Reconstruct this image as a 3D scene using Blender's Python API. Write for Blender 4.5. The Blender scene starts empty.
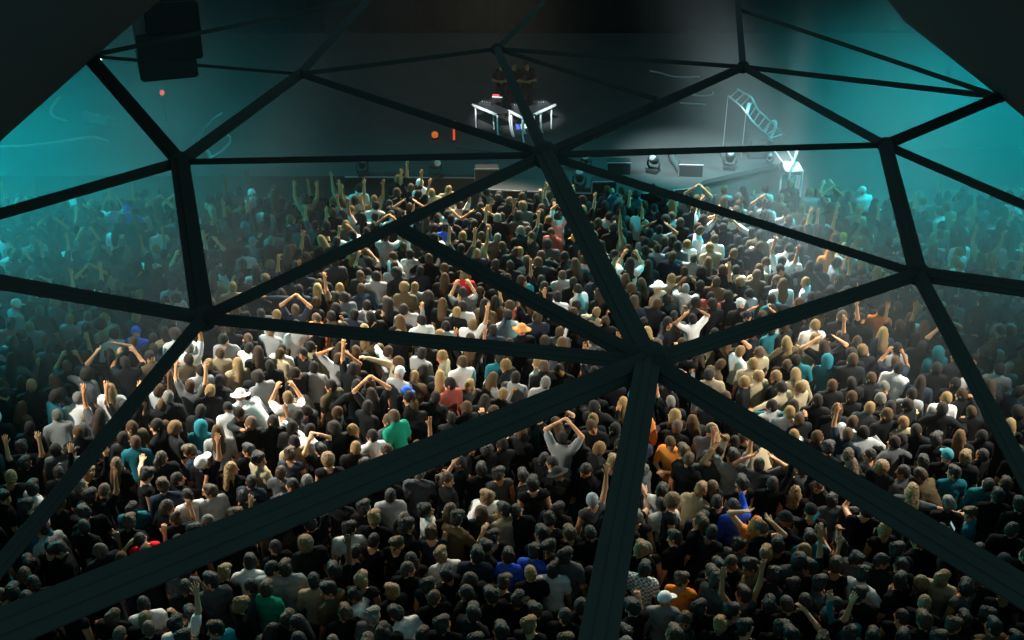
import bpy, math, random
import numpy as np
from mathutils import Vector, Matrix

rng = random.Random(11)
nrng = np.random.default_rng(5)
sc = bpy.context.scene
col = sc.collection

# ------------------------------------------------------------------ camera
CAM = Vector((0.0, 0.0, 12.2))
TH = math.radians(29.0)
FPX = 1098.0
FW = Vector((0, math.cos(TH), -math.sin(TH)))
UP = Vector((0, math.sin(TH), math.cos(TH)))
cam_d = bpy.data.cameras.new('camera')
cam_d.sensor_width = 36.0
cam_d.lens = 36.0 * FPX / 1024.0
cam_d.clip_end = 200
cam = bpy.data.objects.new('camera', cam_d)
cam.location = CAM
cam.rotation_euler = (math.radians(90) - TH, 0, 0)
col.objects.link(cam)
sc.camera = cam


def ray(x, y):
    return Vector((1, 0, 0)) * ((x - 512) / FPX) + UP * (-(y - 320) / FPX) + FW


def at_z(x, y, z):
    d = ray(x, y)
    return CAM + d * ((z - CAM.z) / d.z)


def at_y(x, y, Y):
    d = ray(x, y)
    return CAM + d * (Y / d.y)


def at_depth(x, y, dep):
    return CAM + ray(x, y) * dep


def project(p):
    v = Vector(p) - CAM
    dep = v.dot(FW)
    return 512 + FPX * v.x / dep, 320 - FPX * v.dot(UP) / dep, dep


# ------------------------------------------------------------------ materials
def mat(name, color, rough=0.7, metal=0.0, emit=None, estr=0.0, noise=0.0, nscale=20.0, obj_color=False, attr=None, spec=0.3, bump=0.0, bscale=60.0):
    m = bpy.data.materials.new(name)
    m.use_nodes = True
    nt = m.node_tree
    b = nt.nodes['Principled BSDF']
    b.inputs['Base Color'].default_value = (*color, 1)
    b.inputs['Roughness'].default_value = rough
    b.inputs['Metallic'].default_value = metal
    b.inputs['Specular IOR Level'].default_value = spec
    src = None
    if obj_color:
        n = nt.nodes.new('ShaderNodeObjectInfo')
        src = n.outputs['Color']
    elif attr:
        n = nt.nodes.new('ShaderNodeAttribute')
        n.attribute_name = attr
        src = n.outputs['Color']
    if noise > 0:
        tc = nt.nodes.new('ShaderNodeTexCoord')
        nz = nt.nodes.new('ShaderNodeTexNoise')
        nz.inputs['Scale'].default_value = nscale
        nz.inputs['Detail'].default_value = 3
        nt.links.new(tc.outputs['Object'], nz.inputs['Vector'])
        mr = nt.nodes.new('ShaderNodeMapRange')
        mr.inputs['From Min'].default_value = 0.3
        mr.inputs['From Max'].default_value = 0.7
        mr.inputs['To Min'].default_value = 1 - noise
        mr.inputs['To Max'].default_value = 1 + noise
        nt.links.new(nz.outputs['Fac'], mr.inputs['Value'])
        mx = nt.nodes.new('ShaderNodeVectorMath')
        mx.operation = 'SCALE'
        if src is not None:
            nt.links.new(src, mx.inputs[0])
        else:
            mx.inputs[0].default_value = color
        nt.links.new(mr.outputs['Result'], mx.inputs['Scale'])
        src = mx.outputs['Vector']
    if src is not None:
        nt.links.new(src, b.inputs['Base Color'])
    if bump > 0:
        tc = nt.nodes.new('ShaderNodeTexCoord')
        nz = nt.nodes.new('ShaderNodeTexNoise')
        nz.inputs['Scale'].default_value = bscale
        nt.links.new(tc.outputs['Object'], nz.inputs['Vector'])
        bp = nt.nodes.new('ShaderNodeBump')
        bp.inputs['Strength'].default_value = bump
        bp.inputs['Distance'].default_value = 0.02
        nt.links.new(nz.outputs['Fac'], bp.inputs['Height'])
        nt.links.new(bp.outputs['Normal'], b.inputs['Normal'])
    if emit:
        b.inputs['Emission Color'].default_value = (*emit, 1)
        b.inputs['Emission Strength'].default_value = estr
    return m


def checker_mat(name, c1, c2, scale):
    m = mat(name, c1, 0.85)
    nt = m.node_tree
    tc = nt.nodes.new('ShaderNodeTexCoord')
    ck = nt.nodes.new('ShaderNodeTexChecker')
    ck.inputs['Scale'].default_value = scale
    ck.inputs['Color1'].default_value = (*c1, 1)
    ck.inputs['Color2'].default_value = (*c2, 1)
    nt.links.new(tc.outputs['Object'], ck.inputs['Vector'])
    nt.links.new(ck.outputs['Color'], nt.nodes['Principled BSDF'].inputs['Base Color'])
    return m


M = {}
M['skin'] = mat('skin', (.4, .22, .14), 0.5, obj_color=True, spec=0.4)
M['shoe'] = mat('shoe', (.02, .02, .022), 0.6)
M['eye'] = mat('eye', (.02, .012, .01), 0.3)
M['cloth'] = mat('cloth', (.1, .1, .1), 0.9, obj_color=True, noise=.12, nscale=14, spec=.06, bump=.25, bscale=22)
M['check'] = checker_mat('checked_cloth', (.72, .72, .7), (.16, .16, .17), 26)
M['hair'] = mat('hair', (.03, .02, .015), 0.55, obj_color=True, noise=.4, nscale=34, spec=.25, bump=.8, bscale=42)
M['crowd'] = mat('crowd_cloth_skin_hair', (.1, .1, .1), 0.75, attr='tint', spec=.1)
M['frame'] = mat('dome_black_steel', (.075, .07, .066), 0.75, spec=.1, noise=.05, nscale=3)
M['panelm'] = mat('dome_black_panel', (.15, .14, .132), 0.9, spec=.05)
M['deck'] = mat('stage_deck', (.05, .053, .053), 0.75, noise=.12, nscale=1.2)
M['fascia'] = mat('stage_fascia', (.05, .065, .065), 0.85)
M['floor'] = mat('hall_floor', (.035, .037, .037), 0.6, noise=.2, nscale=2)
M['wall'] = mat('hall_wall', (.045, .055, .058), 0.9, noise=.2, nscale=.6)
M['curtain'] = mat('black_curtain', (.012, .02, .021), 0.95)
M['black'] = mat('black_plastic', (.03, .033, .035), 0.5)
M['grille'] = mat('speaker_grille', (.02, .022, .024), 0.6, bump=.4, bscale=120)
M['white_metal'] = mat('white_metal', (.78, .8, .8), 0.35, spec=.5)
M['steel'] = mat('bright_steel', (.6, .63, .64), 0.3, metal=.8)
M['orange'] = mat('orange_plastic', (.85, .25, .03), 0.5)
M['orange_glow'] = mat('orange_glow', (.85, .2, .03), 0.4, emit=(1, .22, .03), estr=.45)  # orange case plastic, glow added to hold its hue under teal light
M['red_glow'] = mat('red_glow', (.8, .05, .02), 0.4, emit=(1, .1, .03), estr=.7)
M['red'] = mat('red_plastic', (.7, .03, .02), 0.5)
M['lens'] = mat('lamp_lens', (.3, .31, .31), 0.1, emit=(.9, 1, 1), estr=.02)
M['phone_screen'] = mat('phone_screen', (.3, .33, .35), 0.2, emit=(.55, .75, .8), estr=.55)
M['screen_white'] = mat('screen_white', (.5, .5, .5), 0.2, emit=(.75, 1, .95), estr=1.2)
M['screen_blue'] = mat('screen_blue', (.05, .08, .4), 0.2, emit=(.03, .1, .7), estr=1.0)
M['screen_red'] = mat('screen_red', (.5, .05, .08), 0.2, emit=(1, .1, .15), estr=1.2)
M['lamp_red'] = mat('lamp_red', (.5, .05, .03), 0.2, emit=(1, .15, .08), estr=1.0)
M['lamp_green'] = mat('lamp_green', (.4, .6, .5), 0.2, emit=(.6, 1, .9), estr=6)
M['drape'] = mat('pale_drape', (.5, .52, .5), 0.95, noise=.15, nscale=4)
M['cable'] = mat('pale_cable', (.6, .62, .6), 0.6)


def tag(o, label=None, cat=None, group=None, kind=None):
    if label:
        o['label'] = label
    if cat:
        o['category'] = cat
    if group:
        o['group'] = group
    if kind:
        o['kind'] = kind
    return o


def link(name, me, parent=None):
    o = bpy.data.objects.new(name, me)
    col.objects.link(o)
    if parent is not None:
        o.parent = parent
    return o


def empty(name, loc=(0, 0, 0), rz=0.0):
    o = bpy.data.objects.new(name, None)
    o.empty_display_size = .2
    col.objects.link(o)
    o.location = loc
    o.rotation_euler = (0, 0, rz)
    return o


# ------------------------------------------------------------------ small mesh collector
class MB:
    def __init__(self):
        self.v, self.f = [], []

    def box(self, c, s, R=None):
        b = len(self.v)
        for z in (-1, 1):
            for y in (-1, 1):
                for x in (-1, 1):
                    p = Vector((x * s[0] / 2, y * s[1] / 2, z * s[2] / 2))
                    if R is not None:
                        p = R @ p
                    self.v.append(tuple(p + Vector(c)))
        for q in ((0, 2, 3, 1), (4, 5, 7, 6), (0, 1, 5, 4), (2, 6, 7, 3), (0, 4, 6, 2), (1, 3, 7, 5)):
            self.f.append(tuple(b + i for i in q))
        return self

    def tube(self, pts, r, n=8, caps=True):
        pts = [Vector(p) for p in pts]
        b = len(self.v)
        prev = None
        for i, p in enumerate(pts):
            t = (pts[min(i + 1, len(pts) - 1)] - pts[max(i - 1, 0)]).normalized()
            if prev is None:
                a = t.cross(Vector((0, 0, 1)))
                if a.length < 1e-3:
                    a = t.cross(Vector((1, 0, 0)))
            else:
                a = prev - t * prev.dot(t)
            a.normalize()
            prev = a
            c = t.cross(a)
            rr = r[i] if isinstance(r, (list, tuple)) else r
            for k in range(n):
                an = 2 * math.pi * k / n
                self.v.append(tuple(p + a * (rr * math.cos(an)) + c * (rr * math.sin(an))))
        for i in range(len(pts) - 1):
            for k in range(n):
                k2 = (k + 1) % n
                self.f.append((b + i * n + k, b + i * n + k2, b + (i + 1) * n + k2, b + (i + 1) * n + k))
        if caps:
            self.f.append(tuple(b + k for k in range(n))[::-1])
            self.f.append(tuple(b + (len(pts) - 1) * n + k for k in range(n)))
        return self

    def prism(self, poly, d):
        """polygon (3D points) given thickness along vector d"""
        b = len(self.v)
        n = len(poly)
        d = Vector(d)
        for p in poly:
            self.v.append(tuple(Vector(p)))
        for p in poly:
            self.v.append(tuple(Vector(p) + d))
        self.f.append(tuple(b + i for i in range(n)))
        self.f.append(tuple(b + n + i for i in range(n))[::-1])
        for i in range(n):
            j = (i + 1) % n
            self.f.append((b + i, b + n + i, b + n + j, b + j))
        return self

    def lathe(self, prof, axis_o, axis_d, n=16):
        """profile [(r, h)] revolved about axis"""
        o, d = Vector(axis_o), Vector(axis_d).normalized()
        a = d.cross(Vector((0, 0, 1)))
        if a.length < 1e-3:
            a = d.cross(Vector((1, 0, 0)))
        a.normalize()
        c = d.cross(a)
        b = len(self.v)
        for r, h in prof:
            for k in range(n):
                an = 2 * math.pi * k / n
                self.v.append(tuple(o + d * h + a * (r * math.cos(an)) + c * (r * math.sin(an))))
        for i in range(len(prof) - 1):
            for k in range(n):
                k2 = (k + 1) % n
                self.f.append((b + i * n + k, b + i * n + k2, b + (i + 1) * n + k2, b + (i + 1) * n + k))
        self.f.append(tuple(b + k for k in range(n))[::-1])
        self.f.append(tuple(b + (len(prof) - 1) * n + k for k in range(n)))
        return self

    def build(self, name, m, parent=None, smooth=False, bevel=0.0):
        me = bpy.data.meshes.new(name)
        me.from_pydata(self.v, [], self.f)
        me.materials.append(m)
        import bmesh
        bm = bmesh.new()
        bm.from_mesh(me)
        bmesh.ops.recalc_face_normals(bm, faces=bm.faces)
        if bevel > 0:
            bmesh.ops.bevel(bm, geom=list(bm.edges), offset=bevel, segments=2, affect='EDGES', clamp_overlap=True)
        bm.to_mesh(me)
        bm.free()
        if smooth:
            me.polygons.foreach_set('use_smooth', [True] * len(me.polygons))
        return link(name, me, parent)


# ------------------------------------------------------------------ implicit surfaces
def V3(*a):
    return np.array(a, dtype=np.float64)


def nrm(v):
    v = np.asarray(v, dtype=np.float64)
    return v / np.linalg.norm(v)


def rotx(a):
    c, s = math.cos(a), math.sin(a)
    return np.array([[1, 0, 0], [0, c, -s], [0, s, c]])


def rotz(a):
    c, s = math.cos(a), math.sin(a)
    return np.array([[c, -s, 0], [s, c, 0], [0, 0, 1]])


class Frame:
    def __init__(self, o, R):
        self.o, self.R = np.asarray(o, float), np.asarray(R, float)

    def p(self, *a):
        return self.o + self.R @ np.array(a, float)

    def d(self, a):
        return self.R @ np.asarray(a, float)

    def inv(self, X, Y, Z):
        R, o = self.R, self.o
        x, y, z = X - o[0], Y - o[1], Z - o[2]
        return (R[0, 0] * x + R[1, 0] * y + R[2, 0] * z, R[0, 1] * x + R[1, 1] * y + R[2, 1] * z, R[0, 2] * x + R[1, 2] * y + R[2, 2] * z)


WORLD = Frame((0, 0, 0), np.eye(3))


def cap(t, a, b, ra, rb=None, k=.03):
    return ('c', t, np.asarray(a, float), np.asarray(b, float), ra, ra if rb is None else rb, k)


def ell(t, fr, c, r, k=.03):
    return ('e', t, fr.p(*c), np.asarray(r, float), fr.R, k)


def pdist(pr, X, Y, Z):
    if pr[0] == 'c':
        _, _, a, b, ra, rb, k = pr
        ba = b - a
        L2 = max(ba.dot(ba), 1e-9)
        x, y, z = X - a[0], Y - a[1], Z - a[2]
        t = np.clip((x * ba[0] + y * ba[1] + z * ba[2]) / L2, 0, 1)
        return np.sqrt((x - t * ba[0]) ** 2 + (y - t * ba[1]) ** 2 + (z - t * ba[2]) ** 2) - (ra + (rb - ra) * t)
    _, _, c, r, R, k = pr
    x, y, z = X - c[0], Y - c[1], Z - c[2]
    u = (R[0, 0] * x + R[1, 0] * y + R[2, 0] * z) / r[0]
    v = (R[0, 1] * x + R[1, 1] * y + R[2, 1] * z) / r[1]
    w = (R[0, 2] * x + R[1, 2] * y + R[2, 2] * z) / r[2]
    k0 = np.sqrt(u * u + v * v + w * w) + 1e-9
    k1 = np.sqrt((u / r[0]) ** 2 + (v / r[1]) ** 2 + (w / r[2]) ** 2) + 1e-9
    return k0 * (k0 - 1) / k1


def pbounds(pr):
    if pr[0] == 'c':
        m = max(pr[4], pr[5])
        return np.minimum(pr[2], pr[3]) - m, np.maximum(pr[2], pr[3]) + m
    e = np.sqrt(((pr[4] * pr[3]) ** 2).sum(axis=1))
    return pr[2] - e, pr[2] + e


def field(prims, h, post=None):
    bs = [pbounds(p) for p in prims]
    lo = np.min([b[0] for b in bs], axis=0) - 3 * h
    hi = np.max([b[1] for b in bs], axis=0) + 3 * h
    n = np.ceil((hi - lo) / h).astype(int) + 1
    F = np.full(tuple(n), .12, dtype=np.float32)
    ax = [(lo[i] + h * np.arange(n[i])).astype(np.float32) for i in range(3)]
    for pr, (bl, bh) in zip(prims, bs):
        k = pr[-1]
        i0 = np.maximum(((bl - lo - k - 2 * h) / h).astype(int), 0)
        i1 = np.minimum(((bh - lo + k + 2 * h) / h).astype(int) + 2, n)
        X = ax[0][i0[0]:i1[0], None, None]
        Y = ax[1][None, i0[1]:i1[1], None]
        Z = ax[2][None, None, i0[2]:i1[2]]
        d = pdist(pr, X, Y, Z)
        s = F[i0[0]:i1[0], i0[1]:i1[1], i0[2]:i1[2]]
        if k > 0:
            hh = np.maximum(k - np.abs(s - d), 0) / k
            s[...] = np.minimum(s, d) - hh * hh * k * .25
        else:
            s[...] = np.minimum(s, d)
    if post is not None:
        F = post(F, ax[0][:, None, None], ax[1][None, :, None], ax[2][None, None, :])
    for a in range(3):
        sl = [slice(None)] * 3
        for e in (0, -1):
            sl[a] = e
            F[tuple(sl)] = np.maximum(F[tuple(sl)], .01)
    return F, lo, h


def surface(F, lo, h):
    S = F < 0
    c = [n - 1 for n in F.shape]
    cnt = np.zeros(c, np.int8)
    pos = np.zeros(c + [3], np.float32)
    ne = np.zeros(c, np.float32)

    def cut(o):
        return tuple(slice(o[i], o[i] + c[i]) for i in range(3))
    corners = [(i, j, k) for i in (0, 1) for j in (0, 1) for k in (0, 1)]
    for o in corners:
        cnt += S[cut(o)]
    act = (cnt > 0) & (cnt < 8)
    for o in corners:
        for a in range(3):
            if o[a]:
                continue
            o2 = list(o)
            o2[a] = 1
            fa, fb = F[cut(o)], F[cut(o2)]
            m = ((fa < 0) != (fb < 0)) & act
            t = np.where(m, fa / np.where(m, fa - fb, 1), 0)
            for q in range(3):
                if q == a:
                    pos[..., q] += np.where(m, t, 0)
                elif o[q]:
                    pos[..., q] += m
            ne += m
    idx = np.full(c, -1, np.int64)
    ids = np.argwhere(act)
    idx[act] = np.arange(len(ids))
    vv = ids + pos[act] / np.maximum(ne[act], 1)[:, None]
    verts = lo[None, :] + vv * h
    quads = []
    for a in range(3):
        b_, c_ = (a + 1) % 3, (a + 2) % 3
        s0 = [slice(None)] * 3
        s1 = [slice(None)] * 3
        s0[a], s1[a] = slice(0, -1), slice(1, None)
        A, B = S[tuple(s0)], S[tuple(s1)]
        for (inn, flip) in (((A & ~B), False), ((~A & B), True)):
            p = np.argwhere(inn)
            ok = (p[:, b_] >= 1) & (p[:, c_] >= 1) & (p[:, b_] < F.shape[b_] - 1) & (p[:, c_] < F.shape[c_] - 1)
            p = p[ok]
            if not len(p):
                continue
            q = []
            for (db, dc) in ((-1, -1), (0, -1), (0, 0), (-1, 0)):
                pp = p.copy()
                pp[:, b_] += db
                pp[:, c_] += dc
                q.append(idx[pp[:, 0], pp[:, 1], pp[:, 2]])
            q = np.stack(q, axis=1)
            if flip:
                q = q[:, ::-1]
            quads.append(q)
    quads = np.concatenate(quads)
    return verts, quads


def to_mesh(name, verts, quads):
    me = bpy.data.meshes.new(name)
    nv, nf = len(verts), len(quads)
    k = quads.shape[1]
    me.vertices.add(nv)
    me.vertices.foreach_set('co', np.asarray(verts, np.float32).ravel())
    me.loops.add(nf * k)
    me.loops.foreach_set('vertex_index', np.asarray(quads, np.int32).ravel())
    me.polygons.add(nf)
    me.polygons.foreach_set('loop_start', np.arange(0, nf * k, k, dtype=np.int32))
    me.polygons.foreach_set('use_smooth', np.ones(nf, bool))
    me.update(calc_edges=True)
    return me


def decimated(name, verts, quads, target):
    me = to_mesh(name + '_raw', verts, quads)
    if len(quads) * 2 > target:
        ob = bpy.data.objects.new('tmp', me)
        col.objects.link(ob)
        md = ob.modifiers.new('d', 'DECIMATE')
        md.ratio = target / (len(quads) * 2)
        dg = bpy.context.evaluated_depsgraph_get()
        me2 = bpy.data.meshes.new_from_object(ob.evaluated_get(dg))
        bpy.data.objects.remove(ob)
        bpy.data.meshes.remove(me)
        me = me2
    me.name = name
    me.polygons.foreach_set('use_smooth', np.ones(len(me.polygons), bool))
    return me


def face_centres(me):
    n = len(me.polygons)
    a = np.empty(n * 3, np.float32)
    me.polygons.foreach_get('center', a)
    return a.reshape(-1, 3)


# ------------------------------------------------------------------ people
DOWN = ((.17, .05, -1), (.06, .3, -1))
POSES = {          # right arm (upper, fore), left arm (mirrored x), forward lean in degrees
    'd': (DOWN, DOWN, 2),
    'r': (((.35, .3, .88), (.05, .12, 1)), DOWN, 0),
    'l': (DOWN, ((.35, .3, .88), (.05, .12, 1)), 0),
    'u': (((.4, .2, .88), (.08, .1, 1)), ((.45, .25, .8), (-.05, .2, 1)), -2),
    'c': (((.48, .25, .82), (-.85, .2, .7)), ((.48, .25, .82), (-.85, .2, .7)), 0),
    'p': (((.25, .75, -.3), (-.12, .45, .85)), DOWN, 0),
    'f': (((.25, .8, .05), (-.45, .45, .75)), ((.25, .8, .05), (-.45, .45, .75)), 0),
    'x': (((.25, .32, -.9), (-.75, .6, .12)), ((.25, .32, -.9), (-.75, .6, .2)), 3),
    'h': (((.82, .1, .55), (-.78, -.1, .6)), ((.82, .1, .55), (-.78, -.1, .6)), 0),
    's': (((.95, .12, .05), (.92, .3, -.1)), DOWN, 4),
    'z': (DOWN, ((.95, .12, .05), (.92, .3, -.1)), 4),
    'w': (((.35, .4, -.75), (.1, .45, .88)), ((.2, .2, -.95), (-.3, .8, .2)), 0),
    'y': (((.75, 0, -.55), (.05, .9, .25)), ((.7, .05, -.6), (-.1, .8, .45)), 5),
    'b': (((.3, .35, -.9), (-.2, .6, -.6)), ((.3, .35, -.9), (-.2, .6, -.6)), 34),
    'm': (DOWN, ((.2, .1, -.97), (0, .55, .8)), 3),
    'q': (((.15, .9, .25), (0, .93, .35)), DOWN, 0),
}
HIP_Z = .95


class Body:
    """joints and primitive lists for one pose"""

    def __init__(self, pose, hyaw=0.0):
        R, L, lean = POSES[pose]
        la = math.radians(-lean)
        T = rotx(la)
        self.tf = Frame(V3(0, 0, HIP_Z) - T @ V3(0, 0, HIP_Z), T)
        tf = self.tf
        hp = {0: -6, 30: -14, -30: -2, 55: -8, -55: -8, 10: -24, -10: 12}.get(hyaw, -6)      # each turn of the head has its own nod
        hr = {30: 7, -30: -9, 55: -4, -55: 5, 10: -6, -10: 4}.get(hyaw, 0)
        rr = math.radians(hr)
        roll = np.array([[math.cos(rr), 0, math.sin(rr)], [0, 1, 0], [-math.sin(rr), 0, math.cos(rr)]])
        self.hf = Frame(tf.p(0, -.005, 1.485), T @ rotx(math.radians(lean * .55 + hp)) @ roll @ rotz(math.radians(hyaw)))
        self.arms = []
        for sx, (ud, fd) in ((1, R), (-1, L)):
            ud, fd = nrm(V3(ud[0] * sx, ud[1], ud[2])), nrm(V3(fd[0] * sx, fd[1], fd[2]))
            raise_ = max(0.0, ud[2]) * .045
            S = tf.p(.178 * sx - .02 * sx * max(0, ud[2]), 0, 1.405 + raise_)
            u, f = tf.d(ud), tf.d(fd)
            E = S + u * .285
            W = E + f * .245
            self.arms.append((S, E, W, f, sx, ud[2]))

    def hand(self, W, f, sx, curl, open_):
        out = []
        n = np.cross(f, V3(0, 0, 1)) if abs(f[2]) < .9 else V3(sx, 0, 0)
        if abs(f[2]) >= .9:
            s = nrm(V3(1, 0, 0) - f * f[0])          # knuckle row runs left-right when the hand points up or down
        else:
            s = nrm(n)
        pn = nrm(np.cross(s, f))
        if pn[1] < 0:
            pn = -pn
        s = s * (1 if s[0] * sx >= 0 else -1)
        for q in (-.024, -.008, .008, .024):
            out.append(cap('skin', W + s * q * .7, W + f * .085 + s * q * 1.25, .017, .0135, .012))
        for i, (q, ln) in enumerate(((-.033, .072), (-.011, .082), (.011, .077), (.033, .06))):
            K = W + f * .085 + s * q
            d1 = nrm(f + s * (q * (6 if open_ else 2)) + pn * curl * .7)
            d2 = nrm(f + s * (q * (6 if open_ else 2)) + pn * curl * 2.2)
            m = K + d1 * ln * .55
            out.append(cap('skin', K, m, .0112, .0105, .006))
            out.append(cap('skin', m, m + d2 * ln * .5, .0105, .009, .004))
        b = W + f * .025 - s * .026
        t1 = b + nrm(f * .75 - s * .8 + pn * .3) * .045
        out.append(cap('skin', b, t1, .0145, .012, .01))
        out.append(cap('skin', t1, t1 + nrm(f * .95 - s * .35 + pn * .4) * .034, .012, .01, .004))
        return out

    def head(self, k=.02):
        h = self.hf
        o = [ell('skin', h, (0, -.008, .145), (.074, .093, .098), k),
             ell('skin', h, (0, .022, .082), (.056, .068, .078), .03),
             ell('skin', h, (0, .066, .028), (.024, .02, .018), .025),
             ell('skin', h, (0, .078, .152), (.045, .012, .012), .015),
             cap('skin', h.p(0, .092, .125), h.p(0, .112, .093), .009, .014, .012),
             ell('skin', h, (0, .087, .058), (.024, .012, .01), .01)]
        for sx in (-1, 1):
            o.append(ell('skin', h, (.077 * sx, -.012, .112), (.011, .02, .031), .008))
            o.append(ell('skin', h, (.042 * sx, .06, .1), (.022, .022, .02), .025))
        return o

    def neck(self):
        tf, h = self.tf, self.hf
        return [cap('skin', tf.p(0, -.015, 1.40), h.p(0, .0, .07), .056, .05, .03)]

    def torso(self, t, g=0.0, k=.06):
        tf = self.tf
        return [ell(t, tf, (0, .005, 1.27), (.158 + g, .105 + g, .2 + g), k),
                ell(t, tf, (0, .0, 1.07), (.135 + g, .095 + g, .17 + g), k),
                cap(t, tf.p(-.13, -.005, 1.405), tf.p(.13, -.005, 1.405), .058 + g, None, k),
                cap(t, tf.p(-.11, -.02, 1.43), tf.p(-.03, -.02, 1.5), .038 + g, .03 + g, .04),
                cap(t, tf.p(.11, -.02, 1.43), tf.p(.03, -.02, 1.5), .038 + g, .03 + g, .04)]

    def pelvis(self, t, g=0.0):
        return [ell(t, WORLD, (0, -.01, .93), (.16 + g, .112 + g, .135 + g), .05)]

    def legs(self, t, g=0.0):
        o = []
        for sx in (-1, 1):
            hp, kn, an = V3(.085 * sx, 0, .88), V3(.1 * sx, .02, .49), V3(.105 * sx, -.015, .09)
            o += [cap(t, hp, kn, .084 + g, .058 + g, .03), cap(t, kn, an, .058 + g, .04 + g, .03)]
        return o

    def feet(self, t='shoe'):
        o = []
        for sx in (-1, 1):
            o.append(cap(t, V3(.105 * sx, -.04, .045), V3(.125 * sx, .15, .035), .045, .035, .03))
        return o

    def upper_arms(self, t, g=0.0, frac=1.0):
        o = []
        for S, E, W, f, sx, up in self.arms:
            o.append(cap(t, S, S + (E - S) * frac, .052 + g, .052 + (.04 - .052) * frac + g, .045))
        return o

    def forearms(self, t, g=0.0, frac=1.0):
        return [cap(t, E, E + (W - E) * frac, .041 + g, .041 + (.029 - .041) * frac + g, .02) for S, E, W, f, sx, up in self.arms]

    def hands(self):
        o = []
        for S, E, W, f, sx, up in self.arms:
            op = up > .3
            o += self.hand(W, f, sx, .12 if op else .55, op)
        return o


HAIRSTYLES = ('short', 'messy',  'buzz', 'curly', 'bob', 'long', 'wavy', 'ponytail', 'bun', 'cap', 'bucket', 'beanie', 'hood', 'brim')


def hair_prims(style, h, t='hair'):
    """primitives and a carving function for the hair or hat, in head frame h"""
    base = [ell(t, h, (0, -.014, .15), (.085, .101, .106), .02), ell(t, h, (0, -.05, .1), (.074, .06, .075), .03)]
    face = ((0, .1, .075), (.07, .085, .088))
    amp = .005
    if style == 'messy':
        base += [ell(t, h, (.02, .03, .225), (.07, .07, .04), .03), ell(t, h, (-.03, -.05, .2), (.06, .07, .06), .03), ell(t, h, (.045, -.06, .14), (.05, .055, .08), .03)]
        amp = .011
    if style == 'buzz':
        base = [ell(t, h, (0, -.012, .149), (.079, .097, .102), .02), ell(t, h, (0, -.045, .11), (.07, .058, .065), .03)]
        amp = .001
    if style == 'curly':
        base = [ell(t, h, (0, -.02, .16), (.108, .118, .118), .02), ell(t, h, (0, -.06, .1), (.09, .07, .085), .03)]
        amp = .012
    if style == 'bob':
        base += [ell(t, h, (0, -.045, .075), (.094, .075, .11), .03)]
    if style in ('long', 'wavy'):
        w = .006 if style == 'long' else .016
        base += [ell(t, h, (0, -.05, .05), (.09 + w, .072, .13), .03), ell(t, h, (0, -.085, -.1), (.095 + w, .04 + w, .17), .03),
                 cap(t, h.p(.082, .0, .1), h.p(.1, .02, -.12), .026, .02, .02), cap(t, h.p(-.082, .0, .1), h.p(-.1, .02, -.12), .026, .02, .02)]
        amp = .005 if style == 'long' else .011
    if style == 'ponytail':
        base += [cap(t, h.p(0, -.11, .17), h.p(0, -.165, .12), .028, .03, .02), cap(t, h.p(0, -.165, .12), h.p(0, -.15, -.06), .032, .014, .02)]
    if style == 'bun':
        base += [ell(t, h, (0, -.075, .245), (.05, .05, .045), .015)]
    if style == 'cap':
        base = [ell(t, h, (0, -.01, .165), (.09, .108, .1), .01), ell(t, h, (0, .125, .158), (.072, .085, .012), .012), ell(t, h, (0, -.01, .263), (.012, .012, .008), .004)]
        amp = 0
        face = ((0, .09, .07), (.09, .1, .068))
    if style == 'bucket':
        base = [ell(t, h, (0, -.008, .165), (.095, .108, .105), .01), ell(t, h, (0, -.005, .135), (.15, .165, .02), .03)]
        amp = .001
    if style == 'brim':
        base = [ell(t, h, (0, -.008, .18), (.092, .106, .1), .01), ell(t, h, (0, -.005, .158), (.185, .2, .014), .015)]
        amp = 0
    if style == 'beanie':
        base = [ell(t, h, (0, -.012, .165), (.093, .108, .108), .01), ell(t, h, (0, -.014, .125), (.09, .104, .03), .015)]
        amp = .002
    if style == 'hood':
        base = [ell(t, h, (0, -.03, .14), (.115, .125, .135), .02), ell(t, h, (0, -.07, .02), (.12, .08, .09), .05)]
        amp = .003
        face = ((0, .12, .09), (.08, .1, .1))
    low = {'short': .045, 'messy': .03, 'buzz': .06, 'curly': .04, 'ponytail': .04, 'bun': .04, 'bob': -.03, 'cap': .115, 'bucket': .1, 'beanie': .1, 'brim': .1}.get(style)

    def carve(F, X, Y, Z):
        u, v, w = h.inv(X, Y, Z)
        if amp:
            F = F + amp * np.sin(u * 95 + 7 * np.sin(w * 40)) * np.sin(v * 85 + 1) * np.sin(w * 90)
        c, r = face
        if style in ('long', 'wavy', 'ponytail', 'bob'):
            F = F + .0045 * np.sin(np.arctan2(u, v + .04) * 24 + 2.5 * np.sin(w * 16 + u * 9))
        if style not in ('bucket', 'brim', 'cap'):
            k0 = np.sqrt(((u - c[0]) / r[0]) ** 2 + ((v - c[1]) / r[1]) ** 2 + ((w - c[2]) / r[2]) ** 2)
            F = np.maximum(F, -(k0 - 1) * min(r))
        if low is not None and style not in ('ponytail',):
            F = np.maximum(F, low - w)
        return F.astype(np.float32)
    return base, carve


mesh_cache = {}
body_cache = {}


def get_body(pose, hy):
    if (pose, hy) not in body_cache:
        body_cache[(pose, hy)] = Body(pose, hy)
    return body_cache[(pose, hy)]


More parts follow.
